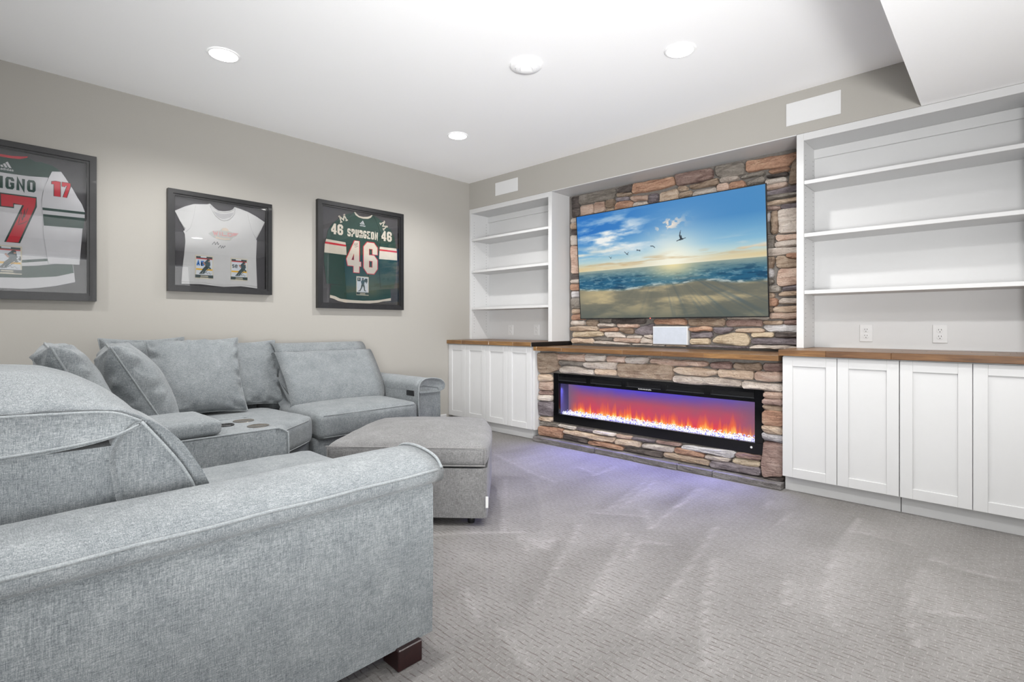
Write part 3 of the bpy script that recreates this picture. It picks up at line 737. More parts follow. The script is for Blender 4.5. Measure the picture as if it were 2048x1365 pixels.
fp = thing('stone_fireplace', (2.3, 0, 0), 'ledge stone chimney breast and firebox surround in brown and tan', 'fireplace')
obj('mortar_bed', MB().box(1.2395, 1.42, -.213, .29, 0, .838).box(3.226, 3.3715, -.213, .29, 0, .838).box(1.42, 3.226, -.213, .29, 0, .195).box(1.42, 3.226, -.213, .29, .63, .838).box(1.42, 3.226, -.02, .29, .195, .63), M['mortar'], fp)
obj('mortar_bed', MB().box(1.2055, 3.3735, .284, .2985, .875, HB-.007), M['mortar'], fp)
def stone(line, yf, yb, i):
    c, *nums = line.split(); nums = list(map(int, nums)); P = [Vector((nums[k]/1000, nums[k+1]/1000)) for k in range(0, len(nums), 2)]
    rng = random.Random(i*7+3)
    A = sum(P[k-1].x*P[k].y-P[k].x*P[k-1].y for k in range(len(P)))
    if A < 0: P.reverse()
    Q = []
    for k in range(len(P)):
        a, b = P[k], P[(k+1) % len(P)]; L = (b-a).length; n = max(1, int(L/.055)); d = (b-a).normalized() if L else Vector((1, 0)); nn = Vector((-d.y, d.x))
        Q.append(a.lerp(b, min(.3, .012/max(L, .001)))); Q += [a.lerp(b, j/n)+nn*rng.uniform(-.004, .005) for j in range(1, n)]; Q.append(a.lerp(b, max(.7, 1-.012/max(L, .001))))
    lo_, hi_ = (1.2395, 3.3712) if yf < 0 else (1.2056, 3.3732)
    zl, zh = (.0435, .8375) if yf < 0 else (.8755, 2.379)
    P = [(min(max(p[0], lo_), hi_), min(max(p[1], zl), zh)) for p in inset([tuple(p) for p in Q], -.0045)]; n = len(P)
    cx = sum(p[0] for p in P)/n; cy = sum(p[1] for p in P)/n
    hs = min(max(p[1] for p in P)-min(p[1] for p in P), max(p[0] for p in P)-min(p[0] for p in P))
    pr = rng.uniform(-.010, .012); tx, tz = rng.uniform(-.05, .05), rng.uniform(-.12, .12)
    y = lambda p, o, j: yf+o+pr+(p[0]-cx)*tx+(p[1]-cy)*tz+rng.uniform(-j, j)
    r1 = inset(P, min(.0045, hs*.12)); r2 = [(p[0]+(cx-p[0])*.42, p[1]+(cy-p[1])*.42) for p in P]
    vs = [(p[0], yb, p[1]) for p in P]+[(p[0], y(p, .010, .002), p[1]) for p in P]+[(p[0], y(p, 0, .003), p[1]) for p in r1]+[(p[0], y(p, -.006, .005), p[1]) for p in r2]+[(cx, y((cx, cy), -.008, .004), cy)]
    fs = []
    for a in range(3):
        for k in range(n): fs.append((a*n+k, a*n+(k+1) % n, (a+1)*n+(k+1) % n, (a+1)*n+k))
    fs += [(3*n+k, 3*n+(k+1) % n, 4*n) for k in range(n)]
    obj('stone', MB().add(vs, fs), SM[c], fp, smooth=True, sharp=38)
for i, l in enumerate(LOW.strip().split('\n')): stone(l, -.248, -.212, i)
for i, l in enumerate(UP.strip().split('\n')): stone(l, .252, .285, 100+i)
r = thing('hearth', (2.3, -.3, 0), 'low grey stone hearth slab strip on the carpet before the fireplace', 'hearth')
js = [1.243, 1.558, 1.922, 2.291, 2.656, 2.919, 3.369]
for a, b in zip(js, js[1:]):
    rng = random.Random(int(a*1000)); s = MB().box(a, b-.002, -.318-rng.random()*.012, -.2135, .0, .042, .005, 2); obj('slab', s, M['slab'], r)
def flames():
    w, h = 420, 90; u, v = np.meshgrid(np.linspace(0, 1, w), np.linspace(0, 1, h))   # v = 0 top
    up = 1-v
    hgt = .36+.5*(fbm(w, 2, 34, 1, 11, 3)[0]-.5)+.45*(fbm(w, 2, 90, 1, 13, 2)[0]-.5)
    tong = np.clip(1-up/np.clip(hgt, .12, 1)[None, :], 0, 1)*(.55+.9*fbm(w, h, 110, 3, 17, 3))
    red = np.clip(1.12-up/.80, 0, 1)**.7*(.8+.4*fbm(w, h, 20, 3, 19, 3))
    fade = np.clip(np.minimum(u/.07, (1-u)/.12), 0, 1)
    bl = np.clip((up-.55)/.45, 0, 1)**1.3*(.75+.5*fbm(w, h, 16, 2, 23, 3))*(.35+.65*np.exp(-((u-.42)/.38)**2))
    base = np.array([122, 96, 122.])[None, None, :]*np.ones((h, w, 1))
    img = base+(np.array([222, 66, 84.])-base)*(red*fade)[..., None]*.95
    img = img+(np.array([80, 66, 214.])-img)*np.clip(bl*1.15*(.25+.75*fade), 0, 1)[..., None]
    img = img+(np.array([255, 122, 52.])-img)*np.clip((tong-.06)*1.5*fade, 0, 1)[..., None]
    img = img+(np.array([255, 214, 110.])-img)*np.clip((tong-.52)*3*fade, 0, 1)[..., None]
    return s2l(img)
r = thing('electric_fireplace', (2.32, -.2, .19), 'long black electric fireplace with orange flames over glowing crystals', 'fireplace')
x0, x1, z0, z1 = 1.413, 3.232, .190, .636; gx0, gx1, gz0, gz1 = 1.474, 3.176, .268, .546; yf = -.232
slots = [(1.472, 1.779), (1.823, 2.13), (2.172, 2.48), (2.523, 2.823), (2.872, 3.172)]
f = MB().box(x0, x1, yf, yf+.03, z0, gz0, .002).box(x0, gx0, yf, yf+.03, gz0, z1, .002).box(gx1, x1, yf, yf+.03, gz0, z1, .002).box(gx0, gx1, yf, yf+.03, gz1, .572).box(gx0, gx1, yf, yf+.03, .610, z1)
e = [gx0]+[q for s in slots for q in s]+[gx1]
for a, b in zip(e[::2], e[1::2]):
    if b-a > .001: f.box(a, b, yf, yf+.03, .572, .610)
fr = obj('frame', f, M['blackgloss'], r)
for a, b in slots: obj('vent_slot', MB().box(a, b, yf+.02, yf+.028, .572, .610), M['black'], fr); obj('vent_lip', MB().box(a, b, yf-.0005, yf+.02, .571, .5745), M['vent'], fr)
obj('back_box', MB().box(gx0-.02, gx1+.02, -.03, -.021, gz0-.03, gz1+.02).box(gx0-.02, gx1+.02, yf+.03, -.03, gz1, gz1+.02).box(gx0-.02, gx1+.02, yf+.03, -.03, gz0-.04, gz0-.02), M['black'], r)
obj('side_wall', MB().box(gx0-.02, gx0, yf+.03, -.03, gz0-.02, gz1), plain('firebox_side_blue_grey', (70, 70, 96), .5), r)  # blue glow of the firebox put into this wall colour
obj('side_wall', MB().box(gx1, gx1+.02, yf+.03, -.03, gz0-.02, gz1), plain('firebox_side_grey', (70, 70, 96), .5), r)
pic_grid('flame_screen', flames(), lambda U, V: (gx0+U*(gx1-gx0), 0*U-.085, gz0-.01+V*(gz1-gz0+.01)), attr_emit('flame_picture', 'picture', 1.0, False), r)
obj('crystal_tray', MB().box(gx0, gx1, yf+.03, -.086, gz0-.02, gz0-.004), M['crystalb'], r)
c = MB(); rng = random.Random(5)
for k in range(3200):
    x, y, s = rng.uniform(gx0+.004, gx1-.004), rng.uniform(yf+.036, -.10), rng.uniform(.0028, .0064)
    z = gz0-.002+rng.random()**1.6*.030*(.35+.65*(y-yf-.03)/.1)
    ax = Vector((rng.random()-.5, rng.random()-.5, rng.random()-.5)).normalized(); q = Matrix.Rotation(rng.random()*6, 3, ax)
    vs = [q @ Vector(v)*s+Vector((x, y, z)) for v in ((1, 0, 0), (-.8, .1, 0), (0, 1, 0), (.1, -.9, 0), (0, 0, 1), (0, .1, -1))]
    c.add(vs, [(0,2,4),(2,1,4),(1,3,4),(3,0,4),(2,0,5),(1,2,5),(3,1,5),(0,3,5)], 0 if rng.random() < .84 else 1)
tag(obj('crystals', c, [M['crystal'], M['crystalb']], r, fix=False), kind='stuff')
obj('glass_pane', MB().box(gx0-.004, gx1+.004, yf+.012, yf+.016, gz0-.004, gz1+.004), M['fireglass'], fr)
obj('control_button', MB().lathe([(.008, -.001), (.007, -.003), (.001, -.003)], (3.155, yf, .234), 16, 'y'), M['plate'], fr)
lg = MB(); FR = lambda a, b, d: (a, yf-d, b)
[stroke(lg, [(2.286+k*.0062, .5575+.002*(k % 3 == 1)), (2.286+k*.0062, .5665-.003*(k % 4 == 2))], .0026, 0, .0006, FR) for k in range(19)]; obj('maker_lettering', lg, M['plate'], fr)
l = bpy.data.lights.new('ember_light', 'AREA'); l.shape = 'RECTANGLE'; l.size = 1.66; l.size_y = .03; l.energy = FIRE_W; l.color = (.27, .27, 1.0); l.spread = math.radians(110)
o = bpy.data.objects.new('ember_light', l); COL.objects.link(o); o.parent = r; o.location = (2.325-2.32, -.165+.2, .515-.19); o.rotation_euler = (math.radians(-37), 0, 0)

# ------------------------------------------------------------------ television
def sea_picture():
    w, h = 560, 320; u, t = np.meshgrid(np.linspace(0, 1, w), np.linspace(0, 1, h)); L = lambda c: np.array(c, float)[None, None, :]
    def over(img, c, a): return img+(L(c)-img)*np.clip(a, 0, 1)[..., None]
    hz = .545; s = np.clip(t/hz, 0, 1)
    img = L((38, 112, 190))*np.ones((h, w, 1)); img = over(img, (78, 140, 190), u*.9)
    img = over(img, (150, 196, 216), np.clip((s-.35)/.5, 0, 1)); img = over(img, (226, 222, 196), np.clip((s-.72)/.28, 0, 1)*.9)
    img = over(img, (222, 180, 110), np.exp(-((s-.95)/.06)**2)*(.35+.4*np.abs(u-.55)))
    d = np.hypot((u-.565)*1.78, (t-.53)); img = over(img, (255, 246, 214), np.exp(-(d/.20)**2)*.95); img = over(img, (235, 240, 235), np.exp(-(d/.42)**2)*.45)
    c1 = fbm(w, h, 5, 13, 41, 6, .6); m = np.exp(-((u-.22)/.24)**2-((t-.26)/.2)**2)
    img = over(img, (236, 238, 236), np.clip((c1-.40)*3.6, 0, 1)*m*1.3)
    c2 = fbm(w, h, 4, 22, 43, 5, .6); img = over(img, (240, 232, 214), np.clip((c2-.47)*4, 0, 1)*np.exp(-((t-.38)/.06)**2)*np.clip(1-u/.45, 0, 1))
    c3 = fbm(w, h, 30, 22, 47, 4, .6); g = ((u-.555)*.8+(t-.2)*.6); img = over(img, (246, 226, 208), np.clip((c3-.55)*9, 0, 1)*np.exp(-((u-.55)/.07)**2-((t-.2+.25*(u-.55))/.055)**2))
    c4 = fbm(w, h, 5, 30, 49, 4, .6); img = over(img, (196, 166, 122), np.clip((c4-.5)*5, 0, 1)*np.exp(-((t-.48+.05*(u-.6))/.035)**2)*.8)
    img = over(img, (240, 232, 220), np.clip((c4-.5)*5, 0, 1)*np.exp(-((t-.40-.02*np.sin(u*9))/.05)**2)*np.clip((u-.75)*5, 0, 1))
    sea = t > hz; ft = np.clip((t-hz)/(.72-hz), 0, 1)
    wv = fbm(w, h, 14, 60, 51, 4, .65); wv2 = fbm(w, h, 34, 90, 53, 3, .6)
    seac = L((146, 160, 150))+(L((34, 92, 124))-L((146, 160, 150)))*np.clip(ft*1.7, 0, 1)[..., None]
    seac = over(seac, (18, 62, 92), np.clip((wv-.5)*5, 0, 1)*np.clip(ft*2, 0, 1)*.8); seac = over(seac, (186, 206, 206), np.clip((wv2-.56)*7, 0, 1)*.34*np.clip(ft*2, .15, 1))
    seac = over(seac, (244, 226, 170), np.exp(-((u-.565)/(.09+.12*ft))**2)*(1-ft)*.9)
    img = np.where(sea[..., None], seac, img)
    edge = .70+.02*np.sin(u*7)+.03*(fbm(w, h, 6, 2, 57, 3)-.5); sand = np.clip((t-edge)/.03, 0, 1)
    q = np.arctan2(u-.5, t-.48)*3; r_ = np.hypot(u-.5, t-.48)
    n1 = fbm(w, h, 40, 40, 59, 4); qi = np.clip(((q+5)/10*(w-1)), 0, w-1).astype(int); ri = np.clip((r_*h*.12), 0, h-1).astype(int); n2 = fbm(w, h, 70, 14, 61, 4)[ri, qi]; n3 = fbm(w, h, 12, 6, 63, 4)[ri, qi]
    sd = L((128, 124, 106))*np.ones((h, w, 1)); n4 = fbm(w, h, 5, 12, 67, 5, .6); sd = over(sd, (186, 170, 132), np.clip((n4-.46)*5, 0, 1)*.85); sd = over(sd, (196, 178, 138), np.clip((n3-.48)*4, 0, 1)*.45); sd = over(sd, (72, 92, 104), np.clip((n2-.5)*4, 0, 1)*.6*np.clip((u-.3)*2, 0, 1)); sd = over(sd, (92, 96, 90), np.clip((n4-.52)*-6, 0, 1)*.5); sd = over(sd, (84, 92, 88), np.clip((t-.85)/.15, 0, 1)*.7)
    sd = over(sd, (196, 178, 136), np.exp(-((u-.08)/.12)**2-((t-.78)/.07)**2)*.7)
    foam = np.exp(-((t-edge-.015)/.012)**2); img = img+(sd-img)*sand[..., None]; img = over(img, (196, 204, 200), foam*np.clip((wv2-.4)*4, 0, 1)*.8)
    def seg(a, b, rad):
        ax, ay = a; bx, by = b; X = u*1.78; T = np.clip(((X-ax*1.78)*(bx-ax)*1.78+(t-ay)*(by-ay))/(((bx-ax)*1.78)**2+(by-ay)**2), 0, 1)
        return np.clip((rad-np.hypot(X-ax*1.78-T*(bx-ax)*1.78, t-ay-T*(by-ay)))/.003+.5, 0, 1)
    for cx, cy, k, kind in ((.61, .314, 1.0, 0), (.46, .372, .6, 1), (.38, .39, .5, 2), (.31, .407, .6, 3), (.21, .43, .4, 3)):
        S_ = .02*k
        P = {0: [((-1.0, .95), (-.3, .75), .28), ((-.3, .75), (.55, .62), .5), ((.55, .62), (1.25, .45), .22), ((.05, .6), (-.22, -.25), .5), ((-.22, -.25), (-.08, -1.0), .36), ((-.08, -1.0), (.08, -1.45), .16), ((.3, .6), (.12, -.2), .34)], 1: [((-.9, -.3), (.2, -.2), .45), ((.2, -.2), (1, .5), .4)], 2: [((-1, 0), (1, .1), .5), ((-.2, 0), (-.9, -.5), .3), ((.3, .1), (.9, .6), .35)], 3: [((-1, -.8), (.1, .3), .3), ((.1, .3), (1, -.3), .35), ((0, .3), (.7, .6), .4)]}[kind]
        for a, b, rr in P: img = over(img, (40, 48, 58), seg((cx+a[0]*S_, cy+a[1]*S_*1.78), (cx+b[0]*S_, cy+b[1]*S_*1.78), rr*S_*.55))
    return s2l(img*1.0)
tv = thing('television', (2.27, .2, 1.13), 'large flat television showing a beach sunset, hung on the stone', 'television')
A0, A1, B0, B1 = 1.402, 3.137, (.200, 1.133), (.128, 2.124)
def tvp(U, V, out): # point on the tilted screen plane, pushed out towards the room
    dy, dz = B1[0]-B0[0], B1[1]-B0[1]; L_ = math.hypot(dy, dz); ny, nz = -dz/L_, dy/L_
    return (A0+U*(A1-A0), B0[0]+V*dy+ny*out, B0[1]+V*dz+nz*out)
c = MB(); k = 0.004
def tvbox(u0, u1, v0, v1, o0, o1):
    c.add([tvp(U, V, o) for U in (u0, u1) for o in (o0, o1) for V in (v0, v1)], [(0,1,3,2),(4,6,7,5),(0,4,5,1),(2,3,7,6),(0,2,6,4),(1,5,7,3)])
tvbox(0, 1, 0, 1, -.012, -.0015); tvbox(.25, .75, .1, .6, -.035, -.012)
tvbox(0, k, 0, 1, -.0015, .0012); tvbox(1-k, 1, 0, 1, -.0015, .0012); tvbox(k, 1-k, 0, .008, -.0015, .0012); tvbox(k, 1-k, 1-.006, 1, -.0015, .0012)
obj('bezel', c, M['black'], tv)
pic_grid('screen', sea_picture(), lambda U, V: tvp(k+U*(1-2*k), .008+V*.986, 0), attr_emit('sunset_picture', 'picture', 1.0), tv)
c = MB(); tvbox(.431, .4375, -.003, .006, .0013, .003); obj('standby_light', c, M['led'], tv)
c = MB(); tvbox(.38, .62, .25, .55, -.06, -.035); obj('wall_bracket', c, M['black'], tv)
r = thing('center_speaker', (2.317, .26, .905), 'pale grey speaker panel set in the stone under the television', 'speaker')
obj('housing', MB().box(2.157, 2.477, .240, .2835, .906, 1.063, .003), M['plate'], r)
obj('grille', MB().box(2.163, 2.471, .2375, .240, .912, 1.057), plain('pale_grey_grille', (176, 182, 192), .35), r)
# ------------------------------------------------------------------ framed jerseys on the left wall
WF = lambda a, b, d: (d, a, b)
def art_frame(y0, y1, z0, z1, name, label, w=.05):
    r = thing(name, (0, (y0+y1)/2, z0), label, 'framed shirt')
    def rail(P):
        f = MB(); n = 4
        # outer face, then a lip stepping down towards the glass
        f.prism(P[0], .001, .045, WF); f.prism(P[1], .001, .037, WF); obj('frame_rail', f, M['frame'], r)
    q = w-.014; k = w
    def trap(side):
        out = []
        for a, b in ((0, q), (q+.0002, k)):
            o = [(y0+a, z0+a), (y1-a, z0+a), (y1-a, z1-a), (y0+a, z1-a)]; i = [(y0+b, z0+b), (y1-b, z0+b), (y1-b, z1-b), (y0+b, z1-b)]
            s = side; e = (side+1) % 4; out.append([o[s], o[e], i[e], i[s]])
        return out
    for s in range(4): rail(trap(s))
    obj('mat_board', MB().box(.002, .010, y0+w-.004, y1-w+.004, z0+w-.004, z1-w+.004), M['felt'], r)
    obj('glass', MB().box(.0335, .0355, y0+w-.006, y1-w+.006, z0+w-.006, z1-w+.006), M['glass'], r)
    return r
def mirror(P, c): return [(2*c-a, b) for a, b in P]
def sheet(name, P, d0, d1, m, parent): return obj(name, MB().prism(P, d0, d1, WF), m, parent)
def lines(name, segs, w, d, m, parent):
    f = MB()
    for P in segs: stroke(f, [(q.x, q.y) for q in smooth_open([Vector((a, b, 0)) for a, b in P], 5)], w, d, d+.0006, WF)
    return obj(name, f, m, parent)
def maker_mark(parent, c, z, s, d):
    f = MB()      # three slanted bars stepping up to a peak, word below
    for k, (x0, h) in enumerate(((-.42, .30), (-.12, .58), (.18, .88))):
        b = .17
        f.prism([(c+s*(x0-.02), z+s*.16), (c+s*(x0+b), z+s*.16), (c+s*(x0+b-h*.36+.02), z+s*(.16+h*.72)), (c+s*(x0-h*.36-.0+.02), z+s*(.16+h*.56))], d, d+.0006, WF)
    text(f, 'adidas', c-s*.5, c+s*.5, z-s*.16, z+s*.10, s*.042, d, d+.0006, WF, gap=s*.03)
    return obj('maker_mark', f, M['jwhite'], parent)
def card(parent, y0, y1, z0, z1, d, style):
    W_, H = y1-y0, z1-z0; X = lambda a: y0+a*W_; Zz = lambda b: z0+b*H
    c = sheet('trading_card', [(y0, z0), (y1, z0), (y1, z1), (y0, z1)], d, d+.0025, M['cardcream'], parent); d += .0025
    f = MB(); mats = [M['cardwhite'], M['carddark'], M['cardred'], M['cardyellow'], M['cardblue'], M['cardgreen'], M['skin'], M['cardcream']]
    lay = [d]
    def R(a0, a1, b0, b1, m): lay[0] += .00012; f.prism([(X(a0), Zz(b0)), (X(a1), Zz(b0)), (X(a1), Zz(b1)), (X(a0), Zz(b1))], d, lay[0], WF, m=m)
    def Pg(P, m): lay[0] += .00012; f.prism([(X(a), Zz(b)) for a, b in P], d, lay[0], WF, m=m)
    def St(P, w, m): lay[0] += .00012; stroke(f, [(X(a), Zz(b)) for a, b in P], w*W_, d, lay[0], WF, m=m, ext=w*W_*.2)
    def El(a, b, ra, rb, m): Pg([(a+ra*math.cos(k*math.pi/5), b+rb*math.sin(k*math.pi/5)) for k in range(10)], m)
    R(.05, .95, .16, .96, 0); R(0, 1, .03, .16, 1); R(.27, .73, .015, .05, 7)
    St([(.3, .105), (.7, .105)], .05, 7)
    if style != 'still':
        R(.05, .95, .86, .95, 1); R(.30, .62, .9, .96, 0); R(.05, .95, .83, .87, 2); R(.05, .95, .36, .43, 3)
        if style == 'ab': text(f, 'AB', X(.07), X(.50), Zz(.55), Zz(.76), W_*.085, d, lay[0]+.0001, WF, m=4)
        elif style == 'se': text(f, 'se', X(.08), X(.40), Zz(.56), Zz(.78), W_*.045, d, lay[0]+.0001, WF, m=1)
        else: text(f, 'ca', X(.78), X(.97), Zz(.50), Zz(.70), W_*.035, d, lay[0]+.0001, WF, m=1)
        s = 0.06 if style == 'se' else 0
        Pg([(.50+s, .70), (.62+s, .80), (.82+s, .74), (.84+s, .60), (.76+s, .50), (.56+s, .52)], 5); El(.72+s, .80, .09, .06, 1); El(.76+s, .755, .05, .035, 6)
        Pg([(.55+s, .54), (.76+s, .52), (.70+s, .42), (.50+s, .33), (.36+s, .30), (.38+s, .40)], 1); St([(.42+s, .35), (.30+s, .24)], .09, 1); St([(.60+s, .42), (.44+s, .25)], .09, 5)
        St([(.22+s, .22), (.34+s, .22)], .05, 1); St([(.36+s, .22), (.48+s, .23)], .05, 1); St([(.60+s, .60), (.84+s, .44)], .09, 5); St([(.80+s, .46), (.52+s, .24)], .02, 1); St([(.54+s, .60), (.44+s, .70)], .08, 6)
        St([(.46, .24), (.60, .30), (.66, .22), (.76, .28), (.82, .20), (.9, .24)], .012, 1)
    else:
        R(.08, .34, .74, .93, 1); R(.70, .90, .70, .90, 1); R(.16, .22, .80, .90, 7)
        El(.52, .87, .09, .055, 1); El(.54, .83, .05, .03, 6); Pg([(.36, .72), (.44, .82), (.62, .82), (.72, .90), (.78, .84), (.66, .70), (.62, .56), (.42, .56)], 5)
        Pg([(.40, .57), (.64, .57), (.68, .44), (.58, .42), (.52, .50), (.46, .40), (.36, .42)], 1); St([(.42, .42), (.30, .26)], .09, 5); St([(.63, .43), (.66, .27)], .09, 5); St([(.30, .24), (.16, .22)], .06, 1); St([(.66, .25), (.76, .24)], .06, 1)
        St([(.74, .86), (.80, .66)], .03, 1); El(.82, .66, .03, .025, 1)
    obj('card_picture', f, mats, c); return c
# green jersey, number 46
r = art_frame(-1.813, -.917, 1.2255, 2.1858, 'framed_jersey', 'framed dark green hockey jersey with cream number 46, rightmost on the left wall')
body = [(-1.45,2.13),(-1.517,2.066),(-1.541,1.974),(-1.539,1.861),(-1.529,1.721),(-1.552,1.537),(-1.57,1.44),(-1.678,1.438),(-1.689,1.321),(-1.651,1.312),(-1.608,1.294),(-1.535,1.282),(-1.4,1.281),(-1.284,1.282),(-1.188,1.294),(-1.139,1.306),(-1.049,1.316),(-1.053,1.43),(-1.169,1.433),(-1.183,1.627),(-1.188,1.755),(-1.171,1.884),(-1.169,1.97),(-1.217,2.103),(-1.258,2.129),(-1.275,2.103),(-1.303,2.086),(-1.354,2.078),(-1.4,2.084),(-1.432,2.1)]
j = sheet('jersey', body, .0102, .016, M['green'], r)
sheet('hem_band', [(-1.687,1.346),(-1.638,1.337),(-1.587,1.315),(-1.49,1.308),(-1.354,1.305),(-1.237,1.311),(-1.164,1.32),(-1.049,1.342),(-1.049,1.316),(-1.139,1.306),(-1.188,1.294),(-1.284,1.282),(-1.4,1.281),(-1.535,1.282),(-1.608,1.294),(-1.651,1.312),(-1.689,1.321)], .016, .0168, M['cream'], j)
sheet('collar', [(-1.45,2.13),(-1.434,2.13),(-1.423,2.115),(-1.396,2.099),(-1.354,2.097),(-1.308,2.105),(-1.279,2.117),(-1.263,2.13),(-1.255,2.127),(-1.272,2.103),(-1.303,2.087),(-1.354,2.081),(-1.4,2.086),(-1.432,2.102)], .011, .0175, M['cream'], j)
for P, bands in (([(-1.482,2.118),(-1.552,2.081),(-1.617,2.031),(-1.664,1.989),(-1.706,1.928),(-1.726,1.847),(-1.741,1.798),(-1.744,1.72),(-1.747,1.652),(-1.72,1.447),(-1.57,1.44),(-1.552,1.557),(-1.529,1.721),(-1.538,1.837),(-1.543,1.974),(-1.517,2.058)],
      [('cream', [(-1.726,1.845),(-1.539,1.835),(-1.535,1.813),(-1.733,1.821)]), ('red', [(-1.733,1.821),(-1.535,1.813),(-1.532,1.796),(-1.739,1.802)]), ('cream', [(-1.739,1.802),(-1.532,1.796),(-1.528,1.719),(-1.744,1.722)])]),
     ([(-1.246,2.128),(-1.188,2.103),(-1.124,2.066),(-1.054,2.015),(-1.014,1.946),(-.988,1.84),(-.98,1.798),(-.983,1.718),(-.998,1.533),(-1.019,1.434),(-1.166,1.435),(-1.183,1.627),(-1.188,1.734),(-1.171,1.884),(-1.164,1.966),(-1.217,2.082)],
      [('cream', [(-1.178,1.835),(-.988,1.836),(-.985,1.812),(-1.181,1.811)]), ('red', [(-1.181,1.811),(-.985,1.812),(-.983,1.795),(-1.182,1.796)]), ('cream', [(-1.182,1.796),(-.983,1.795),(-.98,1.719),(-1.186,1.715)])])):
    sheet('sleeve', P, .0162, .0215, M['green'], j)
    for m, Q in bands: sheet('sleeve_band', Q, .0215, .0221, M[m], j)
f = MB(); text(f, 'SPURGEON', -1.517, -1.196, 1.896, 1.969, .0135, .016, .0166, WF, gap=.007); obj('name_lettering', f, M['cream'], j)
f = MB(); text(f, '46', -1.526, -1.202, 1.567, 1.862, .062, .016, .0164, WF, gap=.030, grow=.008); obj('number_border', f, M['red'], j)
f = MB(); text(f, '46', -1.526, -1.202, 1.567, 1.862, .062, .0164, .0170, WF, gap=.030); obj('back_number', f, M['cream'], j)
for a in (-1.681, -1.161):
    f = MB(); text(f, '46', a, a+.118, 1.896, 1.993, .024, .0215, .0221, WF, gap=.008); obj('sleeve_number', f, M['cream'], j)
for cy, cz, rot in ((-1.565, 2.052, -.45), (-1.132, 2.048, .95)):
    f = MB(); ca, sa = math.cos(-rot if rot > 0 else -rot), math.sin(rot)
    rt = lambda p: (cy+(p[0]*math.cos(rot)-p[1]*math.sin(rot)), cz+(p[0]*math.sin(rot)+p[1]*math.cos(rot)))
    rot = -rot if rot > 0 else .42
    for P in ([(-.03, -.026), (-.024, .026)], [(-.024, .026), (0, -.016), (.024, .026)], [(.024, .026), (.03, -.026)], [(-.042, -.027), (-.018, -.027)], [(.018, -.027), (.042, -.027)], [(-.036, .027), (-.018, .027)], [(.018, .027), (.036, .027)]):
        stroke(f, [rt(p) for p in P], .0105, .0215, .0222, WF)
    obj('shoulder_letter', f, M['cream'], j)
maker_mark(j, -1.36, 2.016, .058, .016)
card(j, -1.427, -1.298, 1.356, 1.533, .0172, 'still')
lines('signature', [[(-1.452,1.812),(-1.440,1.838),(-1.432,1.815),(-1.420,1.842),(-1.415,1.825)], [(-1.445,1.805),(-1.430,1.803),(-1.418,1.815),(-1.408,1.812)]], .0028, .0171, M['ink'], j)
# white tee
r = art_frame(-2.940, -2.207, 1.3215, 2.065, 'framed_shirt', 'framed white tee with two trading cards, middle one on the left wall', .045)
tee = [(-2.66,2.001),(-2.677,1.993),(-2.77,1.979),(-2.827,1.952),(-2.892,1.91),(-2.86,1.844),(-2.827,1.777),(-2.837,1.768),(-2.827,1.747),(-2.824,1.694),(-2.831,1.601),(-2.844,1.476),(-2.849,1.379),(-2.726,1.382),(-2.563,1.370),(-2.436,1.382),(-2.314,1.371),(-2.319,1.491),(-2.323,1.619),(-2.317,1.762),(-2.323,1.768),(-2.288,1.841),(-2.255,1.917),(-2.319,1.953),(-2.382,1.98),(-2.436,1.994),(-2.485,2.004),(-2.493,1.986),(-2.519,1.97),(-2.56,1.958),(-2.603,1.957),(-2.635,1.975)]
j = sheet('tee_shirt', tee, .0102, .017, M['tee'], r)
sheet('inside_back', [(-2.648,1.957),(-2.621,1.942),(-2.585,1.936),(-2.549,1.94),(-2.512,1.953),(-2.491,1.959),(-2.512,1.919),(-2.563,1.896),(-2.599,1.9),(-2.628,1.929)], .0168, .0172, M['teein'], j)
f = MB(); nb = [(-2.658,1.985),(-2.640,1.945),(-2.617,1.912),(-2.590,1.892),(-2.563,1.886),(-2.530,1.897),(-2.505,1.922),(-2.486,1.955),(-2.478,1.99)]
f.tube([(.0176, a, b) for a, b in nb], .0042, 6); f.tube([(.0172, a, b) for a, b in [(-2.655,1.992),(-2.63,1.969),(-2.6,1.951),(-2.56,1.951),(-2.52,1.963),(-2.496,1.98),(-2.487,1.995)]], .004, 6); obj('neckband', f, M['tee'], j, smooth=True)
f = MB()
for P in ([(-2.855,1.838),(-2.826,1.787)], [(-2.292,1.84),(-2.319,1.782)]): f.tube([(.0172, a, b) for a, b in P], .0035, 5)
for P in ([(-2.756,1.972),(-2.77,1.88),(-2.79,1.80),(-2.82,1.765)], [(-2.39,1.975),(-2.372,1.90),(-2.352,1.83),(-2.325,1.775)]): f.tube([(.0166, a, b) for a, b in P], .0018, 5)
f.tube([(.0168, a, b) for a, b in [(-2.847,1.394),(-2.726,1.397),(-2.563,1.385),(-2.436,1.397),(-2.316,1.386)]], .0022, 5); obj('seam', f, M['tee'], j, smooth=True)
sheet('print_ground', [(-2.672,1.771),(-2.640,1.795),(-2.590,1.806),(-2.575,1.825),(-2.545,1.83),(-2.525,1.808),(-2.49,1.80),(-2.455,1.798),(-2.475,1.772),(-2.50,1.758),(-2.515,1.735),(-2.55,1.728),(-2.60,1.732),(-2.64,1.748)], .017, .0174, M['fadegrey'], j)
sheet('print_sun', [(-2.580,1.806),(-2.574,1.824),(-2.552,1.832),(-2.532,1.822),(-2.526,1.806)], .0174, .0177, M['fadegold'], j)
f = MB(); text(f, 'WILD', -2.640, -2.500, 1.765, 1.796, .0085, .0174, .0178, WF); f.prism([(-2.498,1.772),(-2.498,1.798),(-2.456,1.800),(-2.474,1.780)], .0174, .0177, WF); obj('print_lettering', f, M['fadered'], j)
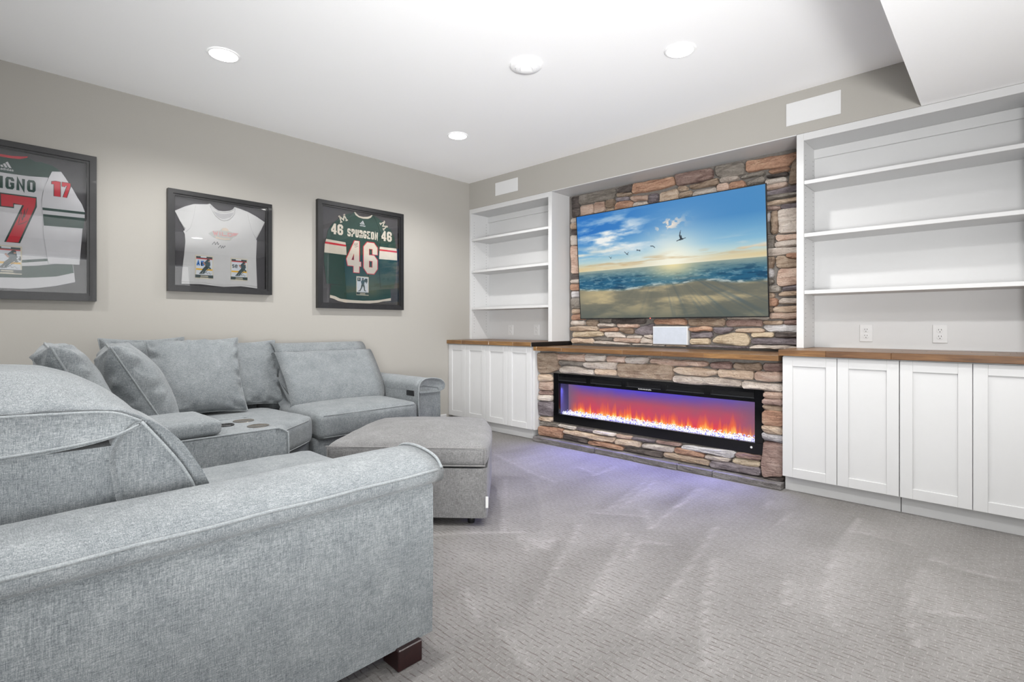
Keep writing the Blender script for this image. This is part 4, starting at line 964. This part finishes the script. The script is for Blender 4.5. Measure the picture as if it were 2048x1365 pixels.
sheet('print_band', [(-2.625,1.742),(-2.56,1.735),(-2.515,1.742),(-2.52,1.752),(-2.57,1.748),(-2.618,1.755)], .0174, .0177, M['fadegold'], j)
lines('signature', [[(-2.645,1.690),(-2.628,1.712),(-2.622,1.692),(-2.608,1.714),(-2.604,1.694),(-2.597,1.704)], [(-2.602,1.668),(-2.586,1.690),(-2.580,1.670),(-2.570,1.688),(-2.566,1.672),(-2.556,1.690),(-2.552,1.682)]], .0028, .0171, M['ink'], j)
card(j, -2.760, -2.638, 1.425, 1.601, .0172, 'ab'); card(j, -2.514, -2.390, 1.427, 1.601, .0172, 'se')
# white jersey, number 17
c0 = -3.797
r = art_frame(c0*2+3.346, -3.346, 1.2305, 2.190, 'framed_jersey', 'framed white hockey jersey with red number 17, cut by the photo left edge')
half = [(-3.586,1.467),(-3.465,1.473),(-3.458,1.413),(-3.453,1.353),(-3.549,1.323),(-3.637,1.305),(-3.7,1.297)]
rb = [(-3.682,2.112),(-3.642,2.094),(-3.57,2.07),(-3.583,2.012),(-3.609,1.919),(-3.617,1.855),(-3.612,1.801),(-3.608,1.696),(-3.598,1.58),(-3.59,1.502)]+half
full = rb+mirror(rb[::-1], c0)+[(-3.84,2.092)]
full = rb+[(p[0], p[1]) for p in mirror(rb, c0)[::-1]]+[(c0-.03,2.094),(c0+.03,2.094)]
j = sheet('jersey', full, .0102, .016, M['jwhite'], r)
yk = [(-3.716,2.099),(-3.682,2.114),(-3.642,2.094),(-3.62,2.099),(-3.57,2.09),(-3.542,2.074),(-3.528,2.059),(-3.567,2.05),(-3.584,2.009),(-3.674,1.999),(-3.753,1.997)]
sheet('shoulder_yoke', yk+mirror(yk, c0)[::-1], .016, .0166, M['green'], j)
ck = [(-3.753,2.107),(-3.706,2.114),(-3.68,2.121),(-3.682,2.112),(-3.716,2.096),(-3.753,2.092)]
sheet('collar', ck[:3]+ck[3:]+mirror(ck[3:], c0)[::-1]+mirror(ck[:3], c0)[::-1], .011, .0175, M['red'], j)
h1 = [(-3.705,1.475),(-3.589,1.494),(-3.587,1.479),(-3.705,1.458)]; sheet('hem_band', [(c0,1.454)]+h1[:2]+h1[2:]+[(c0,1.437)]+mirror(h1[2:], c0)[::-1]+mirror(h1[:2], c0)[::-1], .016, .0165, M['green'], j)
h2 = [(-3.705,1.437),(-3.637,1.445),(-3.549,1.464),(-3.466,1.467)]; h3 = [(-3.46,1.413),(-3.549,1.383),(-3.68,1.366)]
sheet('hem_band', [(c0,1.429)]+h2+h3+[(c0,1.361)]+mirror(h3, c0)[::-1]+mirror(h2, c0)[::-1], .016, .0165, M['green'], j)
sl = [(-3.567,2.05),(-3.523,2.058),(-3.502,2.023),(-3.464,1.954),(-3.441,1.905),(-3.42,1.867),(-3.405,1.821),(-3.405,1.777),(-3.416,1.706),(-3.432,1.468),(-3.584,1.463),(-3.59,1.502),(-3.608,1.657),(-3.609,1.735),(-3.616,1.855),(-3.606,1.931),(-3.583,2.006)]
s1 = [(-3.613,1.814),(-3.405,1.817),(-3.405,1.801),(-3.612,1.798)]; s2 = [(-3.61,1.773),(-3.405,1.777),(-3.413,1.708),(-3.606,1.701)]
for mm in (lambda P: P, lambda P: mirror(P, c0)):
    s = sheet('sleeve', mm(sl), .0167, .0215, M['jwhite'], j)
    for b in (s1, s2): sheet('sleeve_band', mm(b), .0215, .0221, M['green'], j)
f = MB(); text(f, 'FOLIGNO', c0-.155, c0+.153, 1.902, 1.976, .0145, .016, .0166, WF, gap=.009); obj('name_lettering', f, M['green'], j)
f = MB(); fm = MB()
for c_, a_, w_ in (('1', c0-.115, .075), ('7', c0-.006+.0, .163)):
    text(f, c_, a_, a_+w_, 1.578, 1.873, .06, .016, .0164, WF, narrow=(), grow=.002); text(fm, c_, a_, a_+w_, 1.578, 1.873, .06, .0164, .0170, WF, narrow=(), grow=-.0065)
obj('number_border', f, M['green'], j); obj('back_number', fm, M['red'], j)
for a in (-3.569, 2*c0+3.569-.092):
    f = MB(); text(f, '17', a, a+.092, 1.896, 1.992, .027, .0215, .0219, WF, gap=.008, narrow=(), grow=.003); obj('number_border', f, M['green'], j)
    f = MB(); text(f, '17', a, a+.092, 1.896, 1.992, .027, .0219, .0224, WF, gap=.008, narrow=()); obj('sleeve_number', f, M['red'], j)
maker_mark(j, c0+.024, 2.022, .058, .0166)
card(j, c0-.040, c0+.090, 1.384, 1.557, .0172, 'ca')
lines('signature', [[(c0+.075,1.70),(c0+.088,1.77),(c0+.092,1.72),(c0+.104,1.79),(c0+.10,1.74),(c0+.118,1.80)], [(c0+.07,1.69),(c0+.10,1.705),(c0+.115,1.72)]], .003, .0171, M['ink'], j)

# ------------------------------------------------------------------ sectional sofa
so = thing('sectional_sofa', (1.5, -2.7, 0), 'long blue-grey chenille L-shaped sectional sofa with console and two arms', 'sofa')
F = M['sofa']
def soft(name, mb, m=F, parent=so, sharp=None): return obj(name, mb, m, parent, smooth=True, sharp=sharp)
ARM = [(.205, .546), (.232, .556), (.262, .568), (.268, .604), (.235, .634), (.175, .650), (.105, .655), (.045, .645), (.010, .615), (.002, .58), (.006, .552), (.03, .546), (.12, .544)]
TIP = 3
def arm(fn, d0, d1, name, front):
    a = soft(name, soft_extrude([(.003, .062), (.222, .062), (.228, .30), (.226, .54), (.2, .58), (.05, .605), (.005, .595), (.0, .3)], d0, d1-.010, .018, fn, nm=10), sharp=60)
    pr = smooth_closed(ARM, 4)
    p = soft('arm_pad', soft_extrude(pr, d0+.005, d1, .02, lambda x, z, d: fn(x, z+.004*noise.noise(Vector((x*6, z*6, d*5))), d), nm=22, cap='tess'), parent=a)
    tip = [fn(.270, .606+.0012*math.sin(k*1.1), d0+.02+(d1-.026-d0-.02)*k/24) for k in range(25)]
    fr = [fn(x, z, d1-.012) for x, z in smooth_open([(.262, .612), (.235, .636), (.175, .652), (.105, .657), (.045, .647), (.012, .618), (.0, .565), (-.001, .45), (.0, .30), (.006, .07)], 5)] if front else []
    fr = [(v[0], v[1], v[2]) for v in fr]
    f = MB().tube(tip, .0048, 6)
    if front: f.tube([fn(q.x, q.y, d1-.006) for q in smooth_open([Vector((.266, .608, 0)), Vector((.235, .637, 0)), Vector((.175, .653, 0)), Vector((.105, .658, 0)), Vector((.045, .648, 0)), Vector((.009, .618, 0)), Vector((-.002, .565, 0)), Vector((-.002, .45, 0)), Vector((.004, .30, 0)), Vector((.006, .08, 0))], 5)], .005, 6)
    soft('piping', f, M['piping'], a); return a
near = lambda x, z, d: (2.832+x, -4.06+d, z)
arm(near, 0, 1.178, 'arm', True)
far = lambda x, z, d: (.12+d, -1.545+x*.94, z)
fa = arm(far, 0, 1.035, 'arm', True)
b = soft('control_panel', MB().box(.985, 1.085, -1.5465, -1.5345, .520, .562, .005, 3), M['black'], fa, sharp=50)
# near recliner
soft('seat_base', MB().box(2.0, 2.838, -4.0, -2.865, .062, .315, .02, 3), sharp=50)
sc = soft('seat_cushion', puff(.402, .43, .095, .075, (0, .012, .022), 20, lambda x, y, z: (2.428+x, -3.235+y, .398+z), .004, 3))
soft('back_shell', soft_extrude([(2.06, .10), (2.80, .10), (2.80, .72), (2.795, .766), (2.07, .766), (2.06, .70)], 0, .36, .025, lambda a, b_, d: (a, -4.04+d, b_)), sharp=60)
def side(a, b_, d):  # d along x
    w = 2*(d-.0)/.765-1; e = max(0, 1-abs(w)); k = min(1, e/.35); k = k*k*(3-2*k)
    return (2.05+d, a+.010*k, b_)
bc = soft('back_cushion', soft_extrude(smooth_closed([(-3.455, .49), (-3.472, .60), (-3.515, .70), (-3.575, .785), (-3.635, .828), (-3.68, .80), (-3.705, .74), (-3.69, .62), (-3.665, .50), (-3.56, .46)], 5), 0, .765, .016, lambda a, b_, d: (lambda p: (p[0], p[1]+.004*noise.noise(Vector((d*9, b_*14, a*9))), p[2]))(side(a, b_, d)), nm=20, cap='tess'))
pts = [(-3.640, .822), (-3.59, .752), (-3.55, .69), (-3.52, .625), (-3.505, .55)]
soft('piping', MB().tube([(2.8165, a, b_) for a, b_ in [(p.x, p.y) for p in smooth_open([Vector((a, b_, 0)) for a, b_ in pts], 5)]], .004, 6), M['piping'], bc)
def head(a, b_, d):
    w = abs(2*d/.765-1); e = max(0, 1-w)*.3825; k = min(1, e/.24); k = math.sin(k*math.pi/2); up = max(0, (b_-.80)/.075); fr = min(1, max(0, (-3.635-a)/.16))
    wr = .022*noise.noise(Vector((a*30, d*8, 3)))*math.exp(-((e-.05)/.05)**2)
    return (2.05+d, a+.02*k*(1-fr)*up, b_+.088*k*up*(fr**.55)+wr*up)
hd = soft('headrest', soft_extrude(smooth_closed([(-3.628, .822), (-3.70, .858), (-3.80, .868), (-3.95, .872), (-4.06, .865), (-4.10, .82), (-4.05, .765), (-3.93, .765), (-3.80, .772), (-3.70, .788)], 6), 0, .765, .007, head, nm=40))
for pts in ([(-3.640, .824), (-3.70, .852), (-3.80, .861), (-3.95, .866), (-4.05, .86)], [(-3.645, .815), (-3.70, .793), (-3.80, .780), (-3.95, .774), (-4.05, .776)]):
    soft('piping', MB().tube([(2.8135, q.x, q.y) for q in smooth_open([Vector((a, b_, 0)) for a, b_ in pts], 5)], .0035, 6), M['piping'], hd)

cup = [(1.70, -3.005), (1.885, -3.005)]
circ = lambda c, rr: [(c[0]+rr*math.cos(2*math.pi*k/28), c[1]+rr*math.sin(2*math.pi*k/28)) for k in range(28)]
cn = soft('console', soft_extrude([(-3.95, .062), (-2.925, .062), (-2.915, .3), (-2.915, .545), (-2.922, .575), (-2.95, .595), (-3.0, .5975), (-3.0, .52), (-3.9, .52), (-3.95, .50)], 0, .405, .006, lambda a, b_, d: (1.597+d, a, b_), cap='tess'), sharp=40)
rimp = [(-2.9775, .5982), (-3.0, .5985)]
f = MB().prism([(1.5955, -3.95), (2.0035, -3.95), (2.0035, -2.972), (1.5955, -2.972)], .10, .5985, lambda a, b_, d: (a, b_, d), holes=[circ(c, .043)[::-1] for c in cup]); obj('console_top', f, F, cn)
f = MB()
for x in (2.0025, 1.5965): f.tube([(x, q.x, q.y) for q in smooth_open([Vector(p) for p in ((-3.9, .599, 0), (-3.4, .599, 0), (-3.0, .599, 0), (-2.955, .596, 0), (-2.922, .577, 0), (-2.914, .545, 0), (-2.914, .3, 0), (-2.922, .08, 0))], 5)], .0042, 6)
soft('piping', f, M['piping'], cn)
for c in cup:
    f = MB().lathe([(.0428, .001), (.047, .0018), (.0475, .0005)], (c[0], c[1], .599), 32).lathe([(.0425, 0), (.0415, -.03), (.040, -.074), (.002, -.075)], (c[0], c[1], .599), 32)
    obj('cup_holder', f, M['steel'], cn, smooth=True, sharp=40)
f = MB().tube([(1.765+.034*math.cos(k*math.pi/14), -3.108+.034*math.sin(k*math.pi/14), .601) for k in range(28)], .004, 6, True).lathe([(.022, .0), (.021, .0016), (.002, .0016)], (1.765, -3.108, .599), 24); obj('control_ring', f, M['black'], cn)
ld = soft('armrest_lid', puff(.185, .145, .033, .026, (0, 0, .010), 14, lambda x, y, z: (1.815+x, -3.335+y, .633+z), .002, 8), parent=cn)
# corner wedge
def coons(s, t):
    A = lambda s: Vector((.50+s*.63, -2.375)); Bq = lambda s: Vector((.86+s*.725, -3.66+.0*s)) if False else Vector((.95+s*.635, -3.66))
    def C(t): return Vector((.50, -2.375))*(1-t)**2+Vector((.50, -3.66))*2*t*(1-t)+Vector((.95, -3.66))*t*t
    def D(t): return Vector((1.13, -2.375))*(1-t)**3+Vector((1.16, -2.52))*3*t*(1-t)**2+Vector((1.46, -2.84))*3*t*t*(1-t)+Vector((1.585, -2.91))*t**3 if t <= .62 else None
    def Dd(t):
        P = [Vector((1.13, -2.375)), Vector((1.23, -2.48)), Vector((1.40, -2.68)), Vector((1.575, -2.87)), Vector((1.59, -3.1)), Vector((1.59, -3.4)), Vector((1.585, -3.66))]
        x = min(max(t, 0), 1)*(len(P)-1); i = min(int(x), len(P)-2); return P[i].lerp(P[i+1], x-i)
    a, b_, c, d = A(s), Bq(s), C(t), Dd(t)
    return a*(1-t)+b_*t+c*(1-s)+d*s-(A(0)*(1-s)*(1-t)+A(1)*s*(1-t)+Bq(0)*(1-s)*t+Bq(1)*s*t)
def cf(x, y, z):
    p = coons(min(1, max(0, x/.5*.5+.5)), min(1, max(0, .5-y/.6*.5))); return (p.x, p.y, .392+z)
wc = soft('seat_cushion', puff(.5, .6, .086, .055, (0, 0, .022), 26, cf, .002, 5))
f = MB()
for z, o in ((.460, -.004), (.325, -.004)): f.tube([(p.x+o*.7, p.y+o*.7, z) for p in [coons(1, k/40) for k in range(3, 18)]], .0028, 6)
soft('piping', f, M['piping'], wc)
soft('seat_base', MB().prism([(.14, -2.37), (1.06, -2.37), (1.19, -2.51), (1.53, -2.88), (1.593, -2.95), (1.593, -3.98), (.14, -3.98)], .062, .300, lambda a, b_, d: (a, b_, d)), sharp=40)
soft('back_frame', MB().box(.10, .20, -3.98, -2.372, .30, .80, .04, 3), sharp=60)
soft('back_frame', MB().box(.202, 2.04, -4.02, -3.90, .30, .80, .04, 3), sharp=60)
# far recliner
soft('seat_base', MB().box(.14, 1.115, -2.366, -1.547, .062, .318, .02, 3), sharp=50)
fc = soft('seat_cushion', puff(.33, .403, .092, .048, (.012, 0, .022), 20, lambda x, y, z: (.835+x+.004*math.sin(y*9), -1.954+y, .398+z), .003, 12))
f = MB()
for z in (.472, .326): f.tube([(1.158+.012*(1-(yy/.403)**2)*.55, -1.954+yy, z) for yy in [-.365+.73*k/24 for k in range(25)]], .0028, 6)
soft('piping', f, M['piping'], fc)
tp = lambda d, z: -1.955+(d-.4)*(1+.10*max(0, z-.5))
fb = soft('back_cushion', soft_extrude(smooth_closed([(.69, .475), (.665, .60), (.575, .73), (.485, .835), (.435, .868), (.385, .845), (.36, .72), (.42, .56), (.54, .46)], 5), 0, .785, .05, lambda a, b_, d: (a+.015*math.sin(math.pi*d/.8), tp(d+.015, b_), b_+.003*noise.noise(Vector((a*9, b_*9, d*9)))), nm=18))
soft('headrest', soft_extrude(smooth_closed([(.425, .855), (.415, .895), (.36, .930), (.27, .925), (.215, .87), (.25, .80), (.36, .80)], 5), 0, .74, .06, lambda a, b_, d: (a, tp(d+.03, b_), b_), nm=14))
soft('back_shell', MB().box(.10, .40, -2.355, -1.55, .10, .82, .035, 3), sharp=60)
for (x0, x1, y0, y1) in ((2.985, 3.072, -3.035, -2.945), (2.985, 3.05, -4.02, -3.93), (1.02, 1.11, -1.42, -1.33), (.2, .29, -1.42, -1.33), (1.62, 1.70, -3.06, -2.97)):
    obj('foot', MB().box(x0, x1, y0, y1, 0, .066, .003), M['mahogany'], so)
# ------------------------------------------------------------------ ottoman
ot = thing('ottoman', (1.85, -2.06, 0), 'large square warm-grey fabric ottoman standing in front of the sofa', 'ottoman')
OR, OL = Vector((2.43, -2.05)), Vector((1.77, -2.62)); e1 = (OR-OL).normalized(); e2 = Vector((-e1.y, e1.x)); OW, OD = (OR-OL).length, .85
oc = (OR+OL)/2+e2*OD/2
def om(x, y, z): p = oc+e1*x+e2*y; return (p.x, p.y, z)
def orr(hw, hd, rf, rb, n=6):
    P = []
    for cx, cy, r_, a0 in ((hw-rf, -hd+rf, rf, -90), (hw-rb, hd-rb, rb, 0), (-hw+rb, hd-rb, rb, 90), (-hw+rf, -hd+rf, rf, 180)):
        P += [((cx+r_*math.cos(math.radians(a0+90*k/n)))*(1-.055*max(0, (cy+r_*math.sin(math.radians(a0+90*k/n)))/hd+1)**1.5/1.4), cy+r_*math.sin(math.radians(a0+90*k/n))) for k in range(n+1)]
    return P
def taper(x, y): return x*(1-.0*y)
soft('ottoman_base', soft_extrude(orr(OW/2+.002, OD/2, .03, .10), .048, .312, .022, lambda a, b_, d: om(a, b_, d), nm=4), M['ottoman'], ot, sharp=70)
def ocr(x, y, z):
    u, v = x/(OW/2), y/(OD/2); rb = 1
    rb = 1-.055*max(0, v+1)**1.5/1.4
    if v > 0: rb *= 1-.08*(v**3)*(u*u)
    return om(x*rb, y*(1-.10*(u**4) if v > 0 else 1), .373+z)
cu = soft('ottoman_cushion', puff(OW/2, OD/2, .062, .042, (.012, .012, .038), 24, ocr, .003, 21), M['ottoman'], ot)
f = MB(); q = [(-OW/2+.006, -OD/2-.001), (OW/2-.006, -OD/2-.001)]
f.tube([om(q[0][0]+(q[1][0]-q[0][0])*k/20, -OD/2-.004, .420) for k in range(21)], .003, 6); f.tube([om(q[0][0]+(q[1][0]-q[0][0])*k/20, -OD/2-.004, .3265) for k in range(21)], .003, 6)
f.tube([om(-OW/2+.010, -OD/2+.010, .324+.098*k/6) for k in range(7)], .003, 6); f.tube([om(OW/2-.010, -OD/2+.010, .324+.098*k/6) for k in range(7)], .003, 6)
soft('piping', f, M['otpiping'], cu)
f = MB(); obj('care_tag', f.add([om(OW/2-.004, -OD/2-.0035, .105), om(OW/2+.010, -OD/2-.0035, .105), om(OW/2+.010, -OD/2-.0035, .165), om(OW/2-.004, -OD/2-.0035, .165), om(OW/2-.004, -OD/2-.002, .105), om(OW/2+.010, -OD/2-.002, .105), om(OW/2+.010, -OD/2-.002, .165), om(OW/2-.004, -OD/2-.002, .165)], [(0,1,2,3),(7,6,5,4),(0,4,5,1),(1,5,6,2),(2,6,7,3),(3,7,4,0)]), M['plate'], ot)
for sx in (-1, 1):
    for sy in (-1, 1):
        cx, cy = sx*(OW/2-.09), sy*(OD/2-.07); p = om(cx, cy, 0)
        obj('caster', MB().lathe([(.004, .0), (.019, .002), (.021, .02), (.019, .038), (.008, .05)], p, 18), M['black'], ot, smooth=True, sharp=50)
# ------------------------------------------------------------------ loose cushions
def pillow(label, c, nrm, tilt, w, h, t, seed, roll=0, rotz=None):
    N = Vector((nrm[0], nrm[1], 0)).normalized(); X = Vector((0, 0, 1)).cross(N); N = (N*math.cos(tilt)+Vector((0, 0, 1))*math.sin(tilt)); Y = N.cross(X)
    X, Y = X*math.cos(roll)+Y*math.sin(roll), Y*math.cos(roll)-X*math.sin(roll); C = Vector(c)
    r = thing('throw_pillow', (c[0], c[1], c[2]-h/2), label, 'pillow', 'loose back cushions on the sofa')
    def P(u, v, sg):
        eu, ev = 1-u*u, 1-v*v
        x = u*w/2*(1-.075*(1-v*v)**1.2*abs(u)**3); y = v*h/2*(1-.075*(1-u*u)**1.2*abs(v)**3)
        th = t/2*(max(0, eu)**.5*max(0, ev)**.5)**.72
        ed = math.exp(-((1-max(abs(u), abs(v)))/.16)**2)*min(1, (1-max(abs(u), abs(v)))*14)
        ang = math.atan2(v, u); th += .05*ed*noise.noise(Vector((ang*7+seed, sg, max(abs(u), abs(v))*1.5)))+.007*noise.noise(Vector((u*2.4+seed, v*2.4, sg)))*min(1, th*20)
        return C+X*x+Y*y+N*(sg*th)
    n = 40; sm = lambda q: math.sin((q*2-1)*math.pi/2)*.6+(q*2-1)*.4
    mb = MB()
    for sg in (-1, 1): mb.grid(lambda a, b_: P(sm(a), sm(b_), sg), n, n)
    p = soft('cover', mb, F, r)
    ed = [(sm(k/24), -1) for k in range(24)]+[(1, sm(k/24)) for k in range(24)]+[(sm(1-k/24), 1) for k in range(24)]+[(-1, sm(1-k/24)) for k in range(24)]
    soft('piping', MB().tube([P(a, b_, 0) for a, b_ in ed], .0045, 6, True), M['piping'], r)
pillow('plump square cushion facing the room in the sofa corner, in front of the others', (.56, -2.895, .735), (1, -.12), .46, .54, .54, .21, 3, .02)
pillow('cushion half hidden behind the plump one, next to the far recliner back', (.385, -2.555, .72), (1, 0), .36, .53, .50, .14, 9)
pillow('cushion mostly hidden at the back of the sofa corner', (.33, -3.12, .745), (1, .2), .25, .50, .50, .14, 14)
pillow('cushion seen edge-on behind the console armrest lid', (.93, -3.29, .725), (.12, 1), .50, .54, .54, .27, 27)
pillow('cushion peeping over the near headrest at the left', (1.48, -3.615, .785), (.05, 1), .44, .54, .45, .21, 31)
